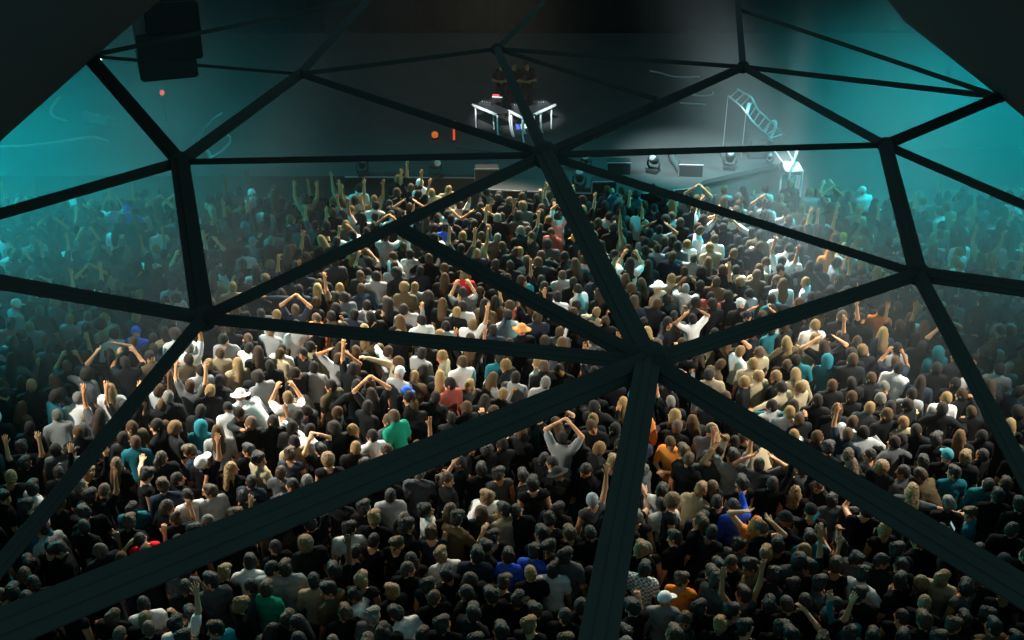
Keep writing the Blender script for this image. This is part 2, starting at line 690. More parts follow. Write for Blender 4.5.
def body_mesh(pose, hy):
    key = ('body', pose, hy)
    if key in mesh_cache:
        return mesh_cache[key]
    b = get_body(pose, hy)
    pr = b.torso('skin') + b.pelvis('skin') + b.legs('skin') + b.feet() + b.neck() + b.upper_arms('skin') + b.forearms('skin') + b.head() + b.hands()
    h = b.hf

    def sockets(F, X, Y, Z):
        u, v, w = h.inv(X, Y, Z)
        for sx in (-1, 1):
            d = np.sqrt((u - .031 * sx) ** 2 + (v - .1) ** 2 + (w - .128) ** 2) - .017
            F = np.maximum(F, -d)
        return F.astype(np.float32)
    F, lo, hh = field(pr, .0105, sockets)
    me = decimated('person_body', *surface(F, lo, hh), 5200)
    me.materials.append(M['skin'])
    me.materials.append(M['shoe'])
    me.materials.append(M['eye'])
    c = face_centres(me)
    mi = np.zeros(len(c), np.int32)
    mi[c[:, 2] < .085] = 1
    u, v, w = h.inv(c[:, 0], c[:, 1], c[:, 2])
    for sx in (-1, 1):
        mi[np.sqrt((u - .031 * sx) ** 2 + (v - .085) ** 2 + (w - .128) ** 2) < .017] = 2
    me.polygons.foreach_set('material_index', mi)
    mesh_cache[key] = me
    return me


def folds(F, X, Y, Z, a=.005):
    return F + a * np.sin(Z * 46 + 3.0 * np.sin(X * 13 + 1) + Y * 15) * np.sin(X * 21 + 2 + Y * 17)


def shirt_prims(b, sleeve, g=.016):
    pr = b.torso('top', g) + [ell('top', b.tf, (0, -.005, .95), (.152 + g, .112 + g, .16), .05)]
    if sleeve == 't':
        pr += b.upper_arms('top', g + .006, .62)
    elif sleeve == 'l':
        pr += b.upper_arms('top', g, 1.0) + b.forearms('top', g - .003, .95)
    else:
        pr += b.upper_arms('top', g * .6, .02)
    return pr


def shirt_mesh(pose, sleeve):
    key = ('top', pose, sleeve)
    if key in mesh_cache:
        return mesh_cache[key]
    b = get_body(pose, 0)

    def clip(F, X, Y, Z):
        F = folds(F, X, Y, Z, .006)
        u, v, w = b.tf.inv(X, Y, Z)
        F = np.maximum(F, .84 - w)
        nk = np.sqrt(u ** 2 + (v - .012) ** 2) - (.066 if sleeve != 's' else .095)
        F = np.maximum(F, np.minimum(-nk, 99) * (w > 1.4) + (w <= 1.4) * -1)
        return F.astype(np.float32)
    F, lo, hh = field(shirt_prims(b, sleeve), .015, clip)
    me = decimated('top', *surface(F, lo, hh), 2000)
    mesh_cache[key] = me
    return me


def trousers_mesh():
    key = ('trousers',)
    if key in mesh_cache:
        return mesh_cache[key]
    b = get_body('d', 0)

    def clip(F, X, Y, Z):
        F = folds(F, X, Y, Z, .004)
        return np.maximum(np.maximum(F, Z - .99), .05 - Z).astype(np.float32)
    F, lo, hh = field(b.pelvis('legs', .014) + b.legs('legs', .016), .02, clip)
    me = decimated('trousers', *surface(F, lo, hh), 800)
    me.materials.append(M['cloth'])
    mesh_cache[key] = me
    return me


def hair_mesh(style):
    key = ('hair', style)
    if key in mesh_cache:
        return mesh_cache[key]
    pr, carve = hair_prims(style, WORLD)
    F, lo, hh = field(pr, .0095, carve)
    me = decimated('hair', *surface(F, lo, hh), 1100)
    me.materials.append(M['hair'] if style not in HATS else M['cloth'])
    mesh_cache[key] = me
    return me


HATS = {'cap': 'cap', 'bucket': 'bucket_hat', 'brim': 'brimmed_hat', 'beanie': 'beanie', 'hood': 'hood'}
TOPS = {  # colour, words
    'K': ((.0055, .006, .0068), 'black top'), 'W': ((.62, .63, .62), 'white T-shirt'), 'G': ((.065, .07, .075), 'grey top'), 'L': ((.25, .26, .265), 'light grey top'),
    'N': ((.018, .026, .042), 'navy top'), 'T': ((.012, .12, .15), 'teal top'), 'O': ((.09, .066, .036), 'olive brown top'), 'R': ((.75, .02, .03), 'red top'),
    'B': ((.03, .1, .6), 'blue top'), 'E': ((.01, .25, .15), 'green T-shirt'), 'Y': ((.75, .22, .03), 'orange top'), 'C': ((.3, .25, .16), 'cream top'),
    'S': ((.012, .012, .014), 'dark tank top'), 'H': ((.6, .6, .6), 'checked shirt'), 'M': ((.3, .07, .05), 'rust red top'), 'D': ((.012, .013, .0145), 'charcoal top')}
HAIRS = {  # style, colour, words
    'k': ('short', (.022, .018, .016), 'black-haired'), 'K': ('long', (.024, .018, .015), 'long black-haired'), 'b': ('messy', (.06, .036, .02), 'brown-haired'),
    'B': ('long', (.085, .048, .024), 'long brown-haired'), 'l': ('messy', (.2, .125, .055), 'fair-haired'), 'L': ('wavy', (.26, .17, .075), 'long fair-haired'),
    'g': ('messy', (.14, .13, .115), 'grey-haired'), 'c': ('curly', (.025, .02, .017), 'curly black-haired'), 'u': ('curly', (.16, .095, .045), 'curly light-haired'),
    'h': ('hood', (.012, .13, .16), 'teal-hooded'), 'w': ('cap', (.7, .7, .68), 'white-capped'), 'p': ('cap', (.02, .02, .022), 'black-capped'),
    'x': ('buzz', (.09, .06, .04), 'shaven-headed'), 'n': ('bun', (.06, .038, .022), 'bun-haired'), 'o': ('wavy', (.55, .19, .04), 'long orange-haired'),
    't': ('beanie', (.26, .27, .28), 'grey-beanied'), 'f': ('cap', (.06, .25, .29), 'pale teal capped'), 'q': ('ponytail', (.05, .034, .022), 'ponytailed'),
    'e': ('bob', (.045, .03, .02), 'bob-haired'), 'v': ('cap', (.03, .12, .65), 'blue-capped'), 'i': ('brim', (.55, .2, .06), 'orange-hatted'), 'j': ('brim', (.03, .03, .03), 'black-hatted'),
    'y': ('cap', (.7, .25, .04), 'orange-capped'), 'W': ('bucket', (.75, .74, .7), 'white-hatted')}
SKINS = [(.5, .25, .125), (.45, .21, .1), (.54, .29, .16), (.32, .15, .07), (.14, .07, .038), (.52, .26, .14)]
SLEEVES = {'W': 't', 'E': 't', 'H': 't', 'S': 's', 'R': 's', 'Y': 's'}
POSEWORDS = {'d': '', 'r': 'right arm raised', 'l': 'left arm raised', 'u': 'both arms raised', 'c': 'clapping overhead', 'p': 'hand held up ahead', 'f': 'both hands held up', 'x': 'hands at chest',
             'h': 'hands on head', 's': 'right arm stretched sideways', 'z': 'left arm stretched sideways', 'w': 'one forearm raised', 'y': 'elbows out dancing', 'b': 'bending forward', 'q': 'arm pointing ahead', 'm': 'holding a phone out'}
HEADC = V3(0, .005, .125)


def head_local(pose, hy=0):
    return get_body(pose, hy).hf.p(*HEADC)


# x y top hair pose [yaw in degrees] [*landmark phrase] - head centres read from the photograph, 1024 x 640
PEOPLE = '''
52 416 L g b 30 *person hunched in pale grey
27 429 K k d
18 448 D k d
60 441 G k d
67 455 L p d
78 434 K b d
33 486 W k w -40
85 480 D g d
121 463 K B d
101 455 K k d
119 436 D k d
95 503 K k d 30
106 489 K x r
140 443 T b d
155 426 K k d
175 431 D u d -50
200 428 T h d *teal-hooded person
221 432 L B d
239 424 K x d 40
189 451 N b d
248 451 K k d
207 458 K w r -20 *person in white cap
235 470 K L d
144 474 S k z -60 *bare-shouldered dancer
167 488 N b d 20
174 480 K k p -30
212 491 L b d *person in pale grey T-shirt
253 478 N k d
186 497 W k x 30 *person in striped white shirt
134 499 T k d *person in blue-teal top
267 424 K k d
282 429 K k d *tall black shirt back
296 438 C k d 20 *person in beige jacket
294 454 N b d
268 454 C k d *person in cream shirt
311 426 W k s *white sleeve stretched sideways
336 431 K c d 40
357 433 K l w
371 438 W k d *person in white shirt by the strut
351 447 K l d
331 461 S u d
310 481 D g d
296 485 N k d
282 496 G k d
404 420 E x d *person in green T-shirt
418 446 K b r
391 454 S b d 60
416 478 G g w
461 466 K k h *person with both hands on head
481 470 K k d
502 447 K k x
484 500 W l b -60 *person in white bending forward
498 470 G k d
553 424 S B c 20
562 441 L k c -20 *person clapping in pale top
582 437 S K d 150
588 445 S u d -40
596 429 K b d 170
593 421 K l d
606 428 D k d
611 441 K k d
541 456 K k d -60
546 466 K k x
586 464 K k d 120
611 463 K l d
556 479 K j x *person in wide black hat
541 480 K k d
588 497 G t r 30 *person in grey beanie pointing up
522 435 K b d
519 472 D k d
536 420 K k w
667 427 S o d 30
677 428 K x d
675 441 Y b x 140 *person in orange top
691 427 G p d
698 421 K B d
722 429 K L d 60
727 440 K k d
740 434 K b d 170
700 446 O k h
687 452 K b d 40
686 463 K b d -40
715 459 G k d *person in grey shirt with white sleeves
741 461 L k u
751 464 G k h *person stretching in grey denim
758 450 C k b 40 *pale jacket back under the strut
647 472 G g d 60
671 491 W k d -30 *person in white with dark hair
700 487 C l b -40 *person in cream bending
739 490 K k d
764 482 K k r
792 429 W l w
812 437 K b d
830 449 K k d
845 457 D b d
863 430 L k y *person in patterned grey shirt
884 440 G k y *person in large grey jacket
886 465 D u d
773 456 K B d 30
787 476 K k d
799 494 K L d *blonde person with teal sleeve
824 480 D x d
915 429 K k d
905 434 K k d 50
935 441 D k d
967 434 K B d
981 432 K k d
938 457 K f d *person in pale teal cap
922 459 K k d
966 460 D l d
926 474 O b b
953 476 T k d
970 475 T k d
1005 485 D b x
898 466 G k d
1010 452 K k d
1020 470 K b d
5 503 K k d
44 528 L k b 60 *person in loose pale grey top
22 506 K k d
94 501 D k d
87 526 K k d
109 540 D x w 40
124 527 K b d
70 549 K k d
50 547 K k d
22 557 K k d
190 531 K k d -30
149 534 R k w 20 *person in bright red top
228 514 L b d
208 526 K g d
180 541 K k d
247 566 W k b
345 531 W k d *person in white collar under the strut
307 541 D u d *curly-haired person in charcoal
376 521 K l d
373 541 K k w -30
361 511 K k d
329 572 K k r
342 551 K k d
436 504 W k d *broad white T-shirt back
451 503 K B d 20
396 520 K x d 130
388 501 L k d
478 497 W l d *person with olive rucksack
476 514 N B d
509 515 C k d 40
443 523 O k w
431 533 N b q
399 543 K b d 150
412 530 K k d
448 550 W l b 20 *person stooping in white shirt
495 538 K k d
487 549 D k d
421 562 S K d
474 556 N k d
511 563 B k d *person in blue top
528 558 B k d
498 583 K b p -40
549 504 D k d
527 510 D k d
556 525 D k d
573 534 K b d 40
591 536 K k d
549 529 K k d
572 555 G k d
553 548 K k x
671 498 W k d
674 512 D u d *curly brown-haired person
656 519 S g d
717 500 S k d
688 521 K b d 60
700 515 N k d
738 499 B k p
756 522 Y o h -30 *orange-haired person
762 529 K x d
715 535 D k d
681 543 K k d 40
646 546 D g d
733 545 G k d
719 563 K k d
745 559 K x d
755 561 O k d
765 557 K l d
647 566 H k d *person in checked shirt
635 549 K l d
784 515 K p p *person in black cap
865 512 K c f
884 527 D l d
842 541 S K h *long-haired person with hands on head
822 568 K k r *person with open hand raised
859 557 G k d *broad grey T-shirt back
770 541 K k d
783 556 G c d *curly black-haired person
804 562 K l w
888 563 D k d
903 555 K k d
947 506 D g d
971 515 T b m 62 *person with lit phone
1003 502 K k d
998 529 K k d
1013 551 K k d
915 535 K b d
1022 506 K k d
938 568 C l d *pale-haired person
930 533 K k d
985 545 K k d
25 575 K b d
47 580 K k d
44 591 K k d
16 597 K k d
82 580 D k d
120 638 K x d
17 612 K k d
146 606 W k d *white shirt beside the thick strut
138 625 K l d
157 631 K x d
177 631 W k r *white T-shirt with bare arm raised
188 588 K k d
203 592 G k d
200 607 K k w
229 574 K l d
234 615 K l d
210 631 T k d
246 583 G k d
191 633 K k d
262 574 L k d
295 573 L b d *pale hooded top
270 588 E b d *person with green sleeve
317 578 C k w *person in open cream shirt
333 588 O k d
360 574 D l d
360 597 W k d
365 618 G g d
358 636 W b d *white shirt at the lower edge
283 613 K b d
303 616 S K d
346 613 K b d
332 640 K x d
403 578 K b d
390 590 K l d 40
405 612 W k b 40 *person in white vest bending
430 580 K k d
436 598 K b d
459 583 K k d 60
482 574 K b d
486 592 K k d
515 585 K k d
448 571 K k d
474 615 D k d
446 629 K k d
533 573 K l x
554 575 W k d *wide white T-shirt shoulders
526 625 D l d
546 610 K k d
567 611 K k d
633 612 K k w
662 603 L w d *person in pale cap
687 585 Y b w *person with orange sleeve ends
685 615 D b d
665 632 K b d
717 633 K l d
715 586 G k d *grey top with white necklace
721 566 K b d
747 596 G k u *person framing with both arms
750 627 S k d
712 604 K k d
773 581 D k d
790 582 K k w -48
818 622 K k r
828 582 G k d
828 566 K b d
833 598 K k d
848 617 T k l 20
872 581 W k w
884 577 K k d 40
788 610 K b d
798 606 K k d
822 628 K b q
775 618 K k d
838 629 K k d
860 600 K k d
911 571 K l d
957 583 G k d
973 577 D b d
1006 597 K l d
921 607 K l d
907 615 K k d
926 617 K b d
950 621 K b d
956 610 K k d
998 628 O k d
1019 615 K k d
897 568 K k d
982 612 K k d
868 633 K k d
905 636 K k d
636 628 K k d
600 628 K k d
580 600 K k d
70 612 K k d
300 637 K k d
395 632 K k d
418 636 K k d
500 634 K k d
475 637 D k d
556 636 K b d
730 610 K k d
765 600 K k d
790 636 D k d
940 636 K k d
1010 637 K k d
158 232 W k d
135 210 B v d
117 262 G k d
38 262 G k d
38 238 L g d
60 283 G k d
253 240 T f d
247 226 T h d
222 272 L k d
230 288 C l d
140 293 K l d
105 283 W k d
183 298 W k d
105 318 L l d
110 335 W k b
137 334 B v d
70 322 L l d
277 318 W l d
316 318 Y x d 150
230 318 C l d
280 347 W k d
245 348 W k x
195 345 W g r
172 375 D B d
196 367 L k d
211 372 K l d
226 380 D k d
253 393 W W d
242 393 W k b
75 400 W g b
85 372 L k s
232 363 C L d
200 395 K l d
318 346 C k d
198 411 K k d
172 427 D b d
176 396 D g d
262 367 K k d
286 356 C b d
300 355 K k d 140
345 372 K k l
331 383 O k d
345 410 D b d
399 378 L w d
402 388 K v q -60
408 398 K k d
428 398 D k d
446 386 M k d 40
463 411 K b d 30
375 408 K k d
385 414 G x d 40
500 398 K l d
536 366 W l d
539 383 L g d
518 376 L k d
545 365 K x d
568 371 K k d 160
486 408 W b d 40
618 400 K L d
410 253 L k d
398 268 L b d
424 323 W k d 20
440 327 W k d
452 311 K l d
463 307 W k d
445 358 C l d
425 352 L k d
330 318 C k d
350 313 N k d
333 305 K k d
373 276 L k d
388 298 K x d 150
405 289 O u d
418 286 L l d
430 296 K c d
463 278 R l d
360 305 W k d
350 300 G k d
526 326 K i d
522 250 L l d
505 250 K b d
563 217 W k c
600 215 W b b
575 238 K y d
610 228 K k d
553 232 M b d 150
655 287 C W d
668 280 C l d
560 297 W k d
585 290 W k d
597 312 C l d
500 235 G g d
636 236 G k d
648 250 G k d
657 248 W b d
620 235 C k u
470 226 D k r
480 245 C k r
445 228 B k d
415 187 K x u
400 180 K l r
427 187 W w d
434 192 C l d
443 190 C l d
345 190 C b l
352 200 C b u
372 200 C l r
310 200 C k u
333 200 K l r
318 196 K b l
280 190 M p d
250 195 W w d
245 205 L k d
265 210 W k d
225 210 K l d
210 200 C x d
460 205 W b r
690 195 W b d
710 190 L l d
722 190 W l d
740 205 L b d
765 190 W k d
770 206 W k d
778 197 C l x
793 185 K l d
808 196 L l d
800 210 C l d
785 214 W k d
775 233 W k d
798 228 W k x
790 250 W k d
800 258 W k d
782 258 W k u
760 268 C B d
768 262 W b d
698 232 W b d
690 245 W l d
715 250 C l d
740 270 W k d
805 282 W l d
812 325 W l d
812 340 C l d
770 296 T k d
770 330 T k d
835 240 Y k d
828 252 Y o d
836 228 Y k d
880 268 K o d
877 308 Y k d
807 356 T k d
828 363 T h d
720 365 O b b
745 352 W l d
750 352 C x d
750 363 C l d
800 375 C L b
795 385 C l d
765 374 C l d
775 378 K l d
753 384 K l d
785 384 C k s
765 405 L k d
720 378 C k d
705 390 W k d
788 413 L l d
800 420 K b w
835 408 K b d
828 420 G k d
868 408 G l d
885 410 K b d
855 400 K b d
876 380 D b d
888 392 D g d
853 383 D k d
820 400 K k d
860 425 W b d
884 410 K k d
935 352 T h d
940 400 W l d
885 400 D g d
905 420 C l x
900 350 L k d
912 392 L k d
1005 372 L k d
866 190 W w d
870 203 L k d
858 213 C l d
868 228 W k d
855 243 C l d
894 230 C l d
917 195 L g d
920 200 L l d
936 200 L k d
950 205 L k d
968 218 L g d
992 220 L k d
943 225 C k d
937 243 L l d
962 252 W l d
949 260 C l d
985 250 C k u
1005 265 C k x
1020 255 L k d
'''


def parse_people():
    out = []
    for ln in PEOPLE.strip().splitlines():
        mark = None
        if '*' in ln:
            ln, mark = ln.split('*')
        p = ln.split()
        out.append(dict(px=float(p[0]), py=float(p[1]), top=p[2], hair=p[3], pose=p[4], yaw=float(p[5]) if len(p) > 5 else None, mark=mark))
    return out


people = parse_people()
for p in people:
    p['listed'] = True

# struts of the dome: x1 y1 depth1  x2 y2 depth2  width in pixels at the middle
N1, N2, N3, N4, N5, N6, N7 = (88, 56, 9.5), (180, 162, 9.0), (203, 318, 7.4), (545, 155, 8.0), (648, 363, 5.9), (918, 274, 7.3), (885, 145, 9.3)
N8, N9, N10, N11 = (497, 49, 12.0), (743, 67, 12.0), (1000, 97, 10.0), (300, 74, 11.0)
STRUTS = [
    (N2, (0, 214, 8.2), 10, .9), (N1, N2, 14, 0), (N2, N11, 10, 0), (N11, (362, 6, 13.5), 7, .5), (N2, N4, 6, 0), (N2, N3, 20, 0),
    (N3, (0, 282, 6.6), 14, .9), (N3, (0, 566, 5.2), 14, .9), (N3, N4, 11, 0), (N3, N5, 13, 0), ((402, 230, 7.6), N5, 15, 0),
    (N4, N5, 21, 0), (N4, N11, 7, 0), (N4, N8, 9, 0), (N4, N9, 9, 0), (N4, N7, 6, 0), (N4, N6, 8, 0),
    (N7, N9, 7, 0), (N7, N10, 10, 0), (N7, (1024, 205, 8.6), 8, .9), (N7, N6, 15, 0), (N6, N5, 15, 0), (N6, (1024, 289, 6.8), 15, .9),
    (N6, (1024, 474, 5.4), 15, .9), (N5, (1024, 592, 3.9), 25, .9), (N5, (598, 640, 3.7), 30, .6), (N5, (0, 630, 3.4), 30, .6),
    (N9, N10, 5, 0), (N9, (738, 4, 14.5), 6, .4), ((741, 10, 14.2), N10, 4, 0), (N8, N9, 4, 0), (N8, N11, 4, 0), (N8, (656, 99, 9.6), 4, 0),
    (N8, (528, 18, 14), 5, .6), (N1, N11, 3, 0), (N1, (345, 3, 14), 3.5, .4)]


def behind_strut(x, y):
    for a, b, w, _e in STRUTS:
        ax, ay, bx, by = a[0], a[1], b[0], b[1]
        dx, dy = bx - ax, by - ay
        t = max(0, min(1, ((x - ax) * dx + (y - ay) * dy) / (dx * dx + dy * dy)))
        wl = w * ((a[2] + b[2]) / 2) / (a[2] + (b[2] - a[2]) * t)
        if math.hypot(x - ax - t * dx, y - ay - t * dy) < wl / 2 - 1:
            return True
    return False


# place the listed people, then fill the crowd
POSE_FILL = 'd' * 34 + 'x' * 9 + 'w' * 5 + 'y' * 8 + 'b' * 6 + 'p' * 3 + 'f' * 3 + 'r' * 2 + 'l' * 2 + 'u' * 2 + 'c' * 1 + 'h' * 2 + 's' * 2 + 'q' * 3
TOP_FILL = 'K' * 46 + 'D' * 18 + 'G' * 12 + 'N' * 8 + 'L' * 6 + 'W' * 9 + 'O' * 4 + 'C' * 3 + 'S' * 5 + 'T' * 2 + 'M' * 1
HAIR_FILL = 'k' * 34 + 'b' * 20 + 'K' * 8 + 'B' * 8 + 'l' * 5 + 'L' * 2 + 'c' * 6 + 'u' * 2 + 'x' * 5 + 'p' * 4 + 'q' * 3 + 'e' * 3 + 'n' * 1 + 'g' * 2 + 'w' * 1
for p in people:
    p['s'] = rng.uniform(.96, 1.06)
    if p['yaw'] is None:
        p['yaw'] = rng.gauss(0, 24) if rng.random() < .8 else rng.uniform(-120, 120)
    hl = head_local(p['pose']) * p['s']
    w = at_z(p['px'], p['py'], float(hl[2]))
    a = math.radians(p['yaw'])
    p['x'] = w.x - (hl[0] * math.cos(a) - hl[1] * math.sin(a))
    p['y'] = w.y - (hl[0] * math.sin(a) + hl[1] * math.cos(a))

# push apart people who stand too close
for _ in range(40):
    for i in range(len(people)):
        for j in range(i):
            a, b = people[i], people[j]
            dx, dy = a['x'] - b['x'], a['y'] - b['y']
            if abs(dx) > .4 or abs(dy) > .4:
                continue
            d = math.hypot(dx, dy * 1.15) or .01
            if d < .37:
                q = (.37 - d) * .25 / d
                a['x'] += dx * q
                a['y'] += dy * q
                b['x'] -= dx * q
                b['y'] -= dy * q

cells = {}


def near_ok(x, y, r):
    ci, cj = int(x // .5), int(y // .5)
    for i in range(ci - 1, ci + 2):
        for j in range(cj - 1, cj + 2):
            for (a, b) in cells.get((i, j), ()):
                if (a - x) ** 2 + (b - y) ** 2 < r * r:
                    return False
    return True


def put(x, y):
    cells.setdefault((int(x // .5), int(y // .5)), []).append((x, y))


for p in people:
    put(p['x'], p['y'])
frng = random.Random(21)
for _ in range(60000):
    y = frng.uniform(10.2, 25.7)
    hw = (y * .875 + 5.1) * 545 / FPX
    x = frng.uniform(-hw, hw)
    hx, hy_, dep = project((x, y, 1.62))
    if not (-22 < hx < 1046 and 186 < hy_ < 648):
        continue
    if hy_ > 418 and not near_ok(x, y, .43):
        continue
    if not near_ok(x, y, .405):
        continue
    put(x, y)
    pose = frng.choice(POSE_FILL)
    top = frng.choice(TOP_FILL)
    if hy_ < 230 and frng.random() < .1:
        pose = frng.choice('urlcu')
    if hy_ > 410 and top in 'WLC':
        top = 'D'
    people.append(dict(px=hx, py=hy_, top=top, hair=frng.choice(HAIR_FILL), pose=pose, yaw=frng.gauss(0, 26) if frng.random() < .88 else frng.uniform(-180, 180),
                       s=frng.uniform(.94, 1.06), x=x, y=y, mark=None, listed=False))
for p in people:
    hl = head_local(p['pose']) * p['s']
    a = math.radians(p['yaw'])
    p['hw'] = (p['x'] + hl[0] * math.cos(a) - hl[1] * math.sin(a), p['y'] + hl[0] * math.sin(a) + hl[1] * math.cos(a), float(hl[2]))
    p['px'], p['py'], p['dep'] = project(p['hw'])
    p['skin'] = SKINS[rng.choice((0, 0, 1, 1, 2, 2, 3, 3, 4, 5))]
    sl = SLEEVES.get(p['top'])
    p['sleeve'] = sl if sl else rng.choice(('t', 't', 't', 'l', 's') if p['top'] in 'KDGN' else ('l', 't', 't'))
    p['hyaw'] = rng.choice((0, 30, -30, 10)) if p['pose'] in 'bscfhzq' else rng.choice((0, 30, -30, 55, -55, 10, 10, -10))
    p['hidden'] = behind_strut(p['px'], p['py']) and behind_strut(p['px'], p['py'] + 10) and behind_strut(p['px'] - 8, p['py'] + 8) and behind_strut(p['px'] + 8, p['py'] + 8)
    p['inframe'] = -8 < p['px'] < 1032 and p['py'] < 646
order = sorted([p for p in people if p['inframe'] and not p['hidden']], key=lambda p: p['dep'])
IND = order[:300]
ids = {id(p) for p in IND}
REST = [p for p in people if id(p) not in ids]
print('people', len(people), 'individual', len(IND), 'rest', len(REST), 'farthest individual py', min(p['py'] for p in IND))


# ------------------------------------------------------------------ labels that single each person out
def describe(p):
    hair = HAIRS[p['hair']][2]
    top = TOPS[p['top']][1]
    return hair, top


marks = [p for p in IND if p['mark']]
seen_marks = set()
for p in marks:
    assert p['mark'] not in seen_marks, p['mark']
    seen_marks.add(p['mark'])


def direction(a, b):
    """where a stands seen from landmark b, in the picture"""
    dx, dy = a['px'] - b['px'], a['py'] - b['py']
    an = math.degrees(math.atan2(-dy, dx)) % 360
    k = int(((an + 22.5) % 360) // 45)
    return ('right of', 'behind-right of', 'behind', 'behind-left of', 'left of', 'front-left of', 'in front of', 'front-right of')[k]


ORD = ['', 'second ', 'third ', 'fourth ', 'fifth ', 'sixth ', 'seventh ', 'eighth ', 'ninth ', 'tenth ', 'eleventh ', 'twelfth ']
used = {}
for p in sorted(IND, key=lambda p: p['py']):
    if p['mark']:
        continue
    cand = sorted(marks, key=lambda m: math.hypot(p['px'] - m['px'], (p['py'] - m['py']) * 1.1))
    p['lm'] = cand[0]
    p['dir'] = direction(p, cand[0])
groups = {}
for p in IND:
    if not p['mark']:
        hair, top = describe(p)
        groups.setdefault((hair, top, id(p['lm']), p['dir']), []).append(p)
for (hair, top, _l, d), g in groups.items():
    g.sort(key=lambda p: math.hypot(p['px'] - p['lm']['px'], p['py'] - p['lm']['py']))
    for i, p in enumerate(g):
        short = p['lm']['mark']
        p['label'] = f"{ORD[i]}{hair} person in {top}, {d} {short}"
        pw = POSEWORDS[p['pose']]
        if pw and len((p['label'] + ' ' + pw).replace('-', 'x').split()) <= 15:
            p['label'] = f"{ORD[i]}{hair} person in {top}, {pw}, {d} {short}"
for p in marks:
    hair, top = describe(p)
    pw = POSEWORDS[p['pose']]
    m = p['mark']
    lab = f"{m}, {hair}, {pw}" if pw and pw.split()[0] not in m else f"{m}, {hair}"
    lab += f", {top}" if len(lab.split()) < 10 and top.split()[0] not in lab else ''
    p['label'] = lab if len(lab.split()) > 9 else lab + ' in the crowd'


def jitter(c, s=.12):
    f = 1 + rng.uniform(-s, s)
    return (c[0] * f, c[1] * f, c[2] * f, 1)


for q in IND:
    if len(q['label'].replace('-', ' ').split()) > 16 or len(q['label'].split()) > 15:
        print('LONG', q['label'])
HAIRPART = {'short': 'hair', 'messy': 'hair', 'buzz': 'hair', 'curly': 'hair', 'bob': 'hair', 'long': 'hair', 'wavy': 'hair', 'ponytail': 'hair', 'bun': 'hair'}
HAND_SPOT = {}


def make_person(p, z0=0.0, group='people standing in the crowd', cat='person'):
    style, hc, _w = HAIRS[p['hair']]
    if style in ('short', 'messy'):
        style = rng.choice(('short', 'messy', 'messy'))
    me = body_mesh(p['pose'], p['hyaw'])
    root = link('person', me)
    root.location = (p['x'], p['y'], z0)
    tl = 0 if z0 else 1
    root.rotation_euler = (tl * rng.gauss(0, .05), tl * rng.gauss(0, .05), math.radians(p['yaw']))
    root.scale = (p['s'], p['s'], p['s'])
    root.color = jitter(p['skin'], .08)
    tag(root, p['label'], cat, group)
    t = link('checked_shirt' if p['top'] == 'H' else ('tank_top' if p['sleeve'] == 's' else 'shirt' if p['sleeve'] == 't' else 'jacket'), shirt_mesh(p['pose'], p['sleeve']), root)
    if not t.data.materials:
        t.data.materials.append(M['cloth'])
    if p['top'] == 'H':
        t.material_slots[0].link = 'OBJECT'
        t.material_slots[0].material = M['check']
    t.color = jitter(TOPS[p['top']][0])
    tr = link('trousers', trousers_mesh(), root)
    tr.color = rng.choice(((.02, .02, .022, 1), (.025, .03, .045, 1), (.04, .055, .09, 1), (.03, .03, .03, 1), (.12, .1, .075, 1)))
    hm = link(HATS.get(style, 'hair'), hair_mesh(style), root)
    hf = get_body(p['pose'], p['hyaw']).hf
    mx = Matrix.Identity(4)
    for i in range(3):
        for j in range(3):
            mx[i][j] = hf.R[i, j]
        mx[i][3] = hf.o[i]
    hm.matrix_local = mx
    hm.color = jitter(hc, .2)
    p['obj'] = root
    return root


for p in IND:
    make_person(p)


def hand_world(p, side=0):
    S, E, W, f, sx, up = get_body(p['pose'], p['hyaw']).arms[side]
    v = (W + f * .1) * p['s']
    a = math.radians(p['yaw'])
    return Vector((p['x'] + v[0] * math.cos(a) - v[1] * math.sin(a), p['y'] + v[0] * math.sin(a) + v[1] * math.cos(a), v[2]))


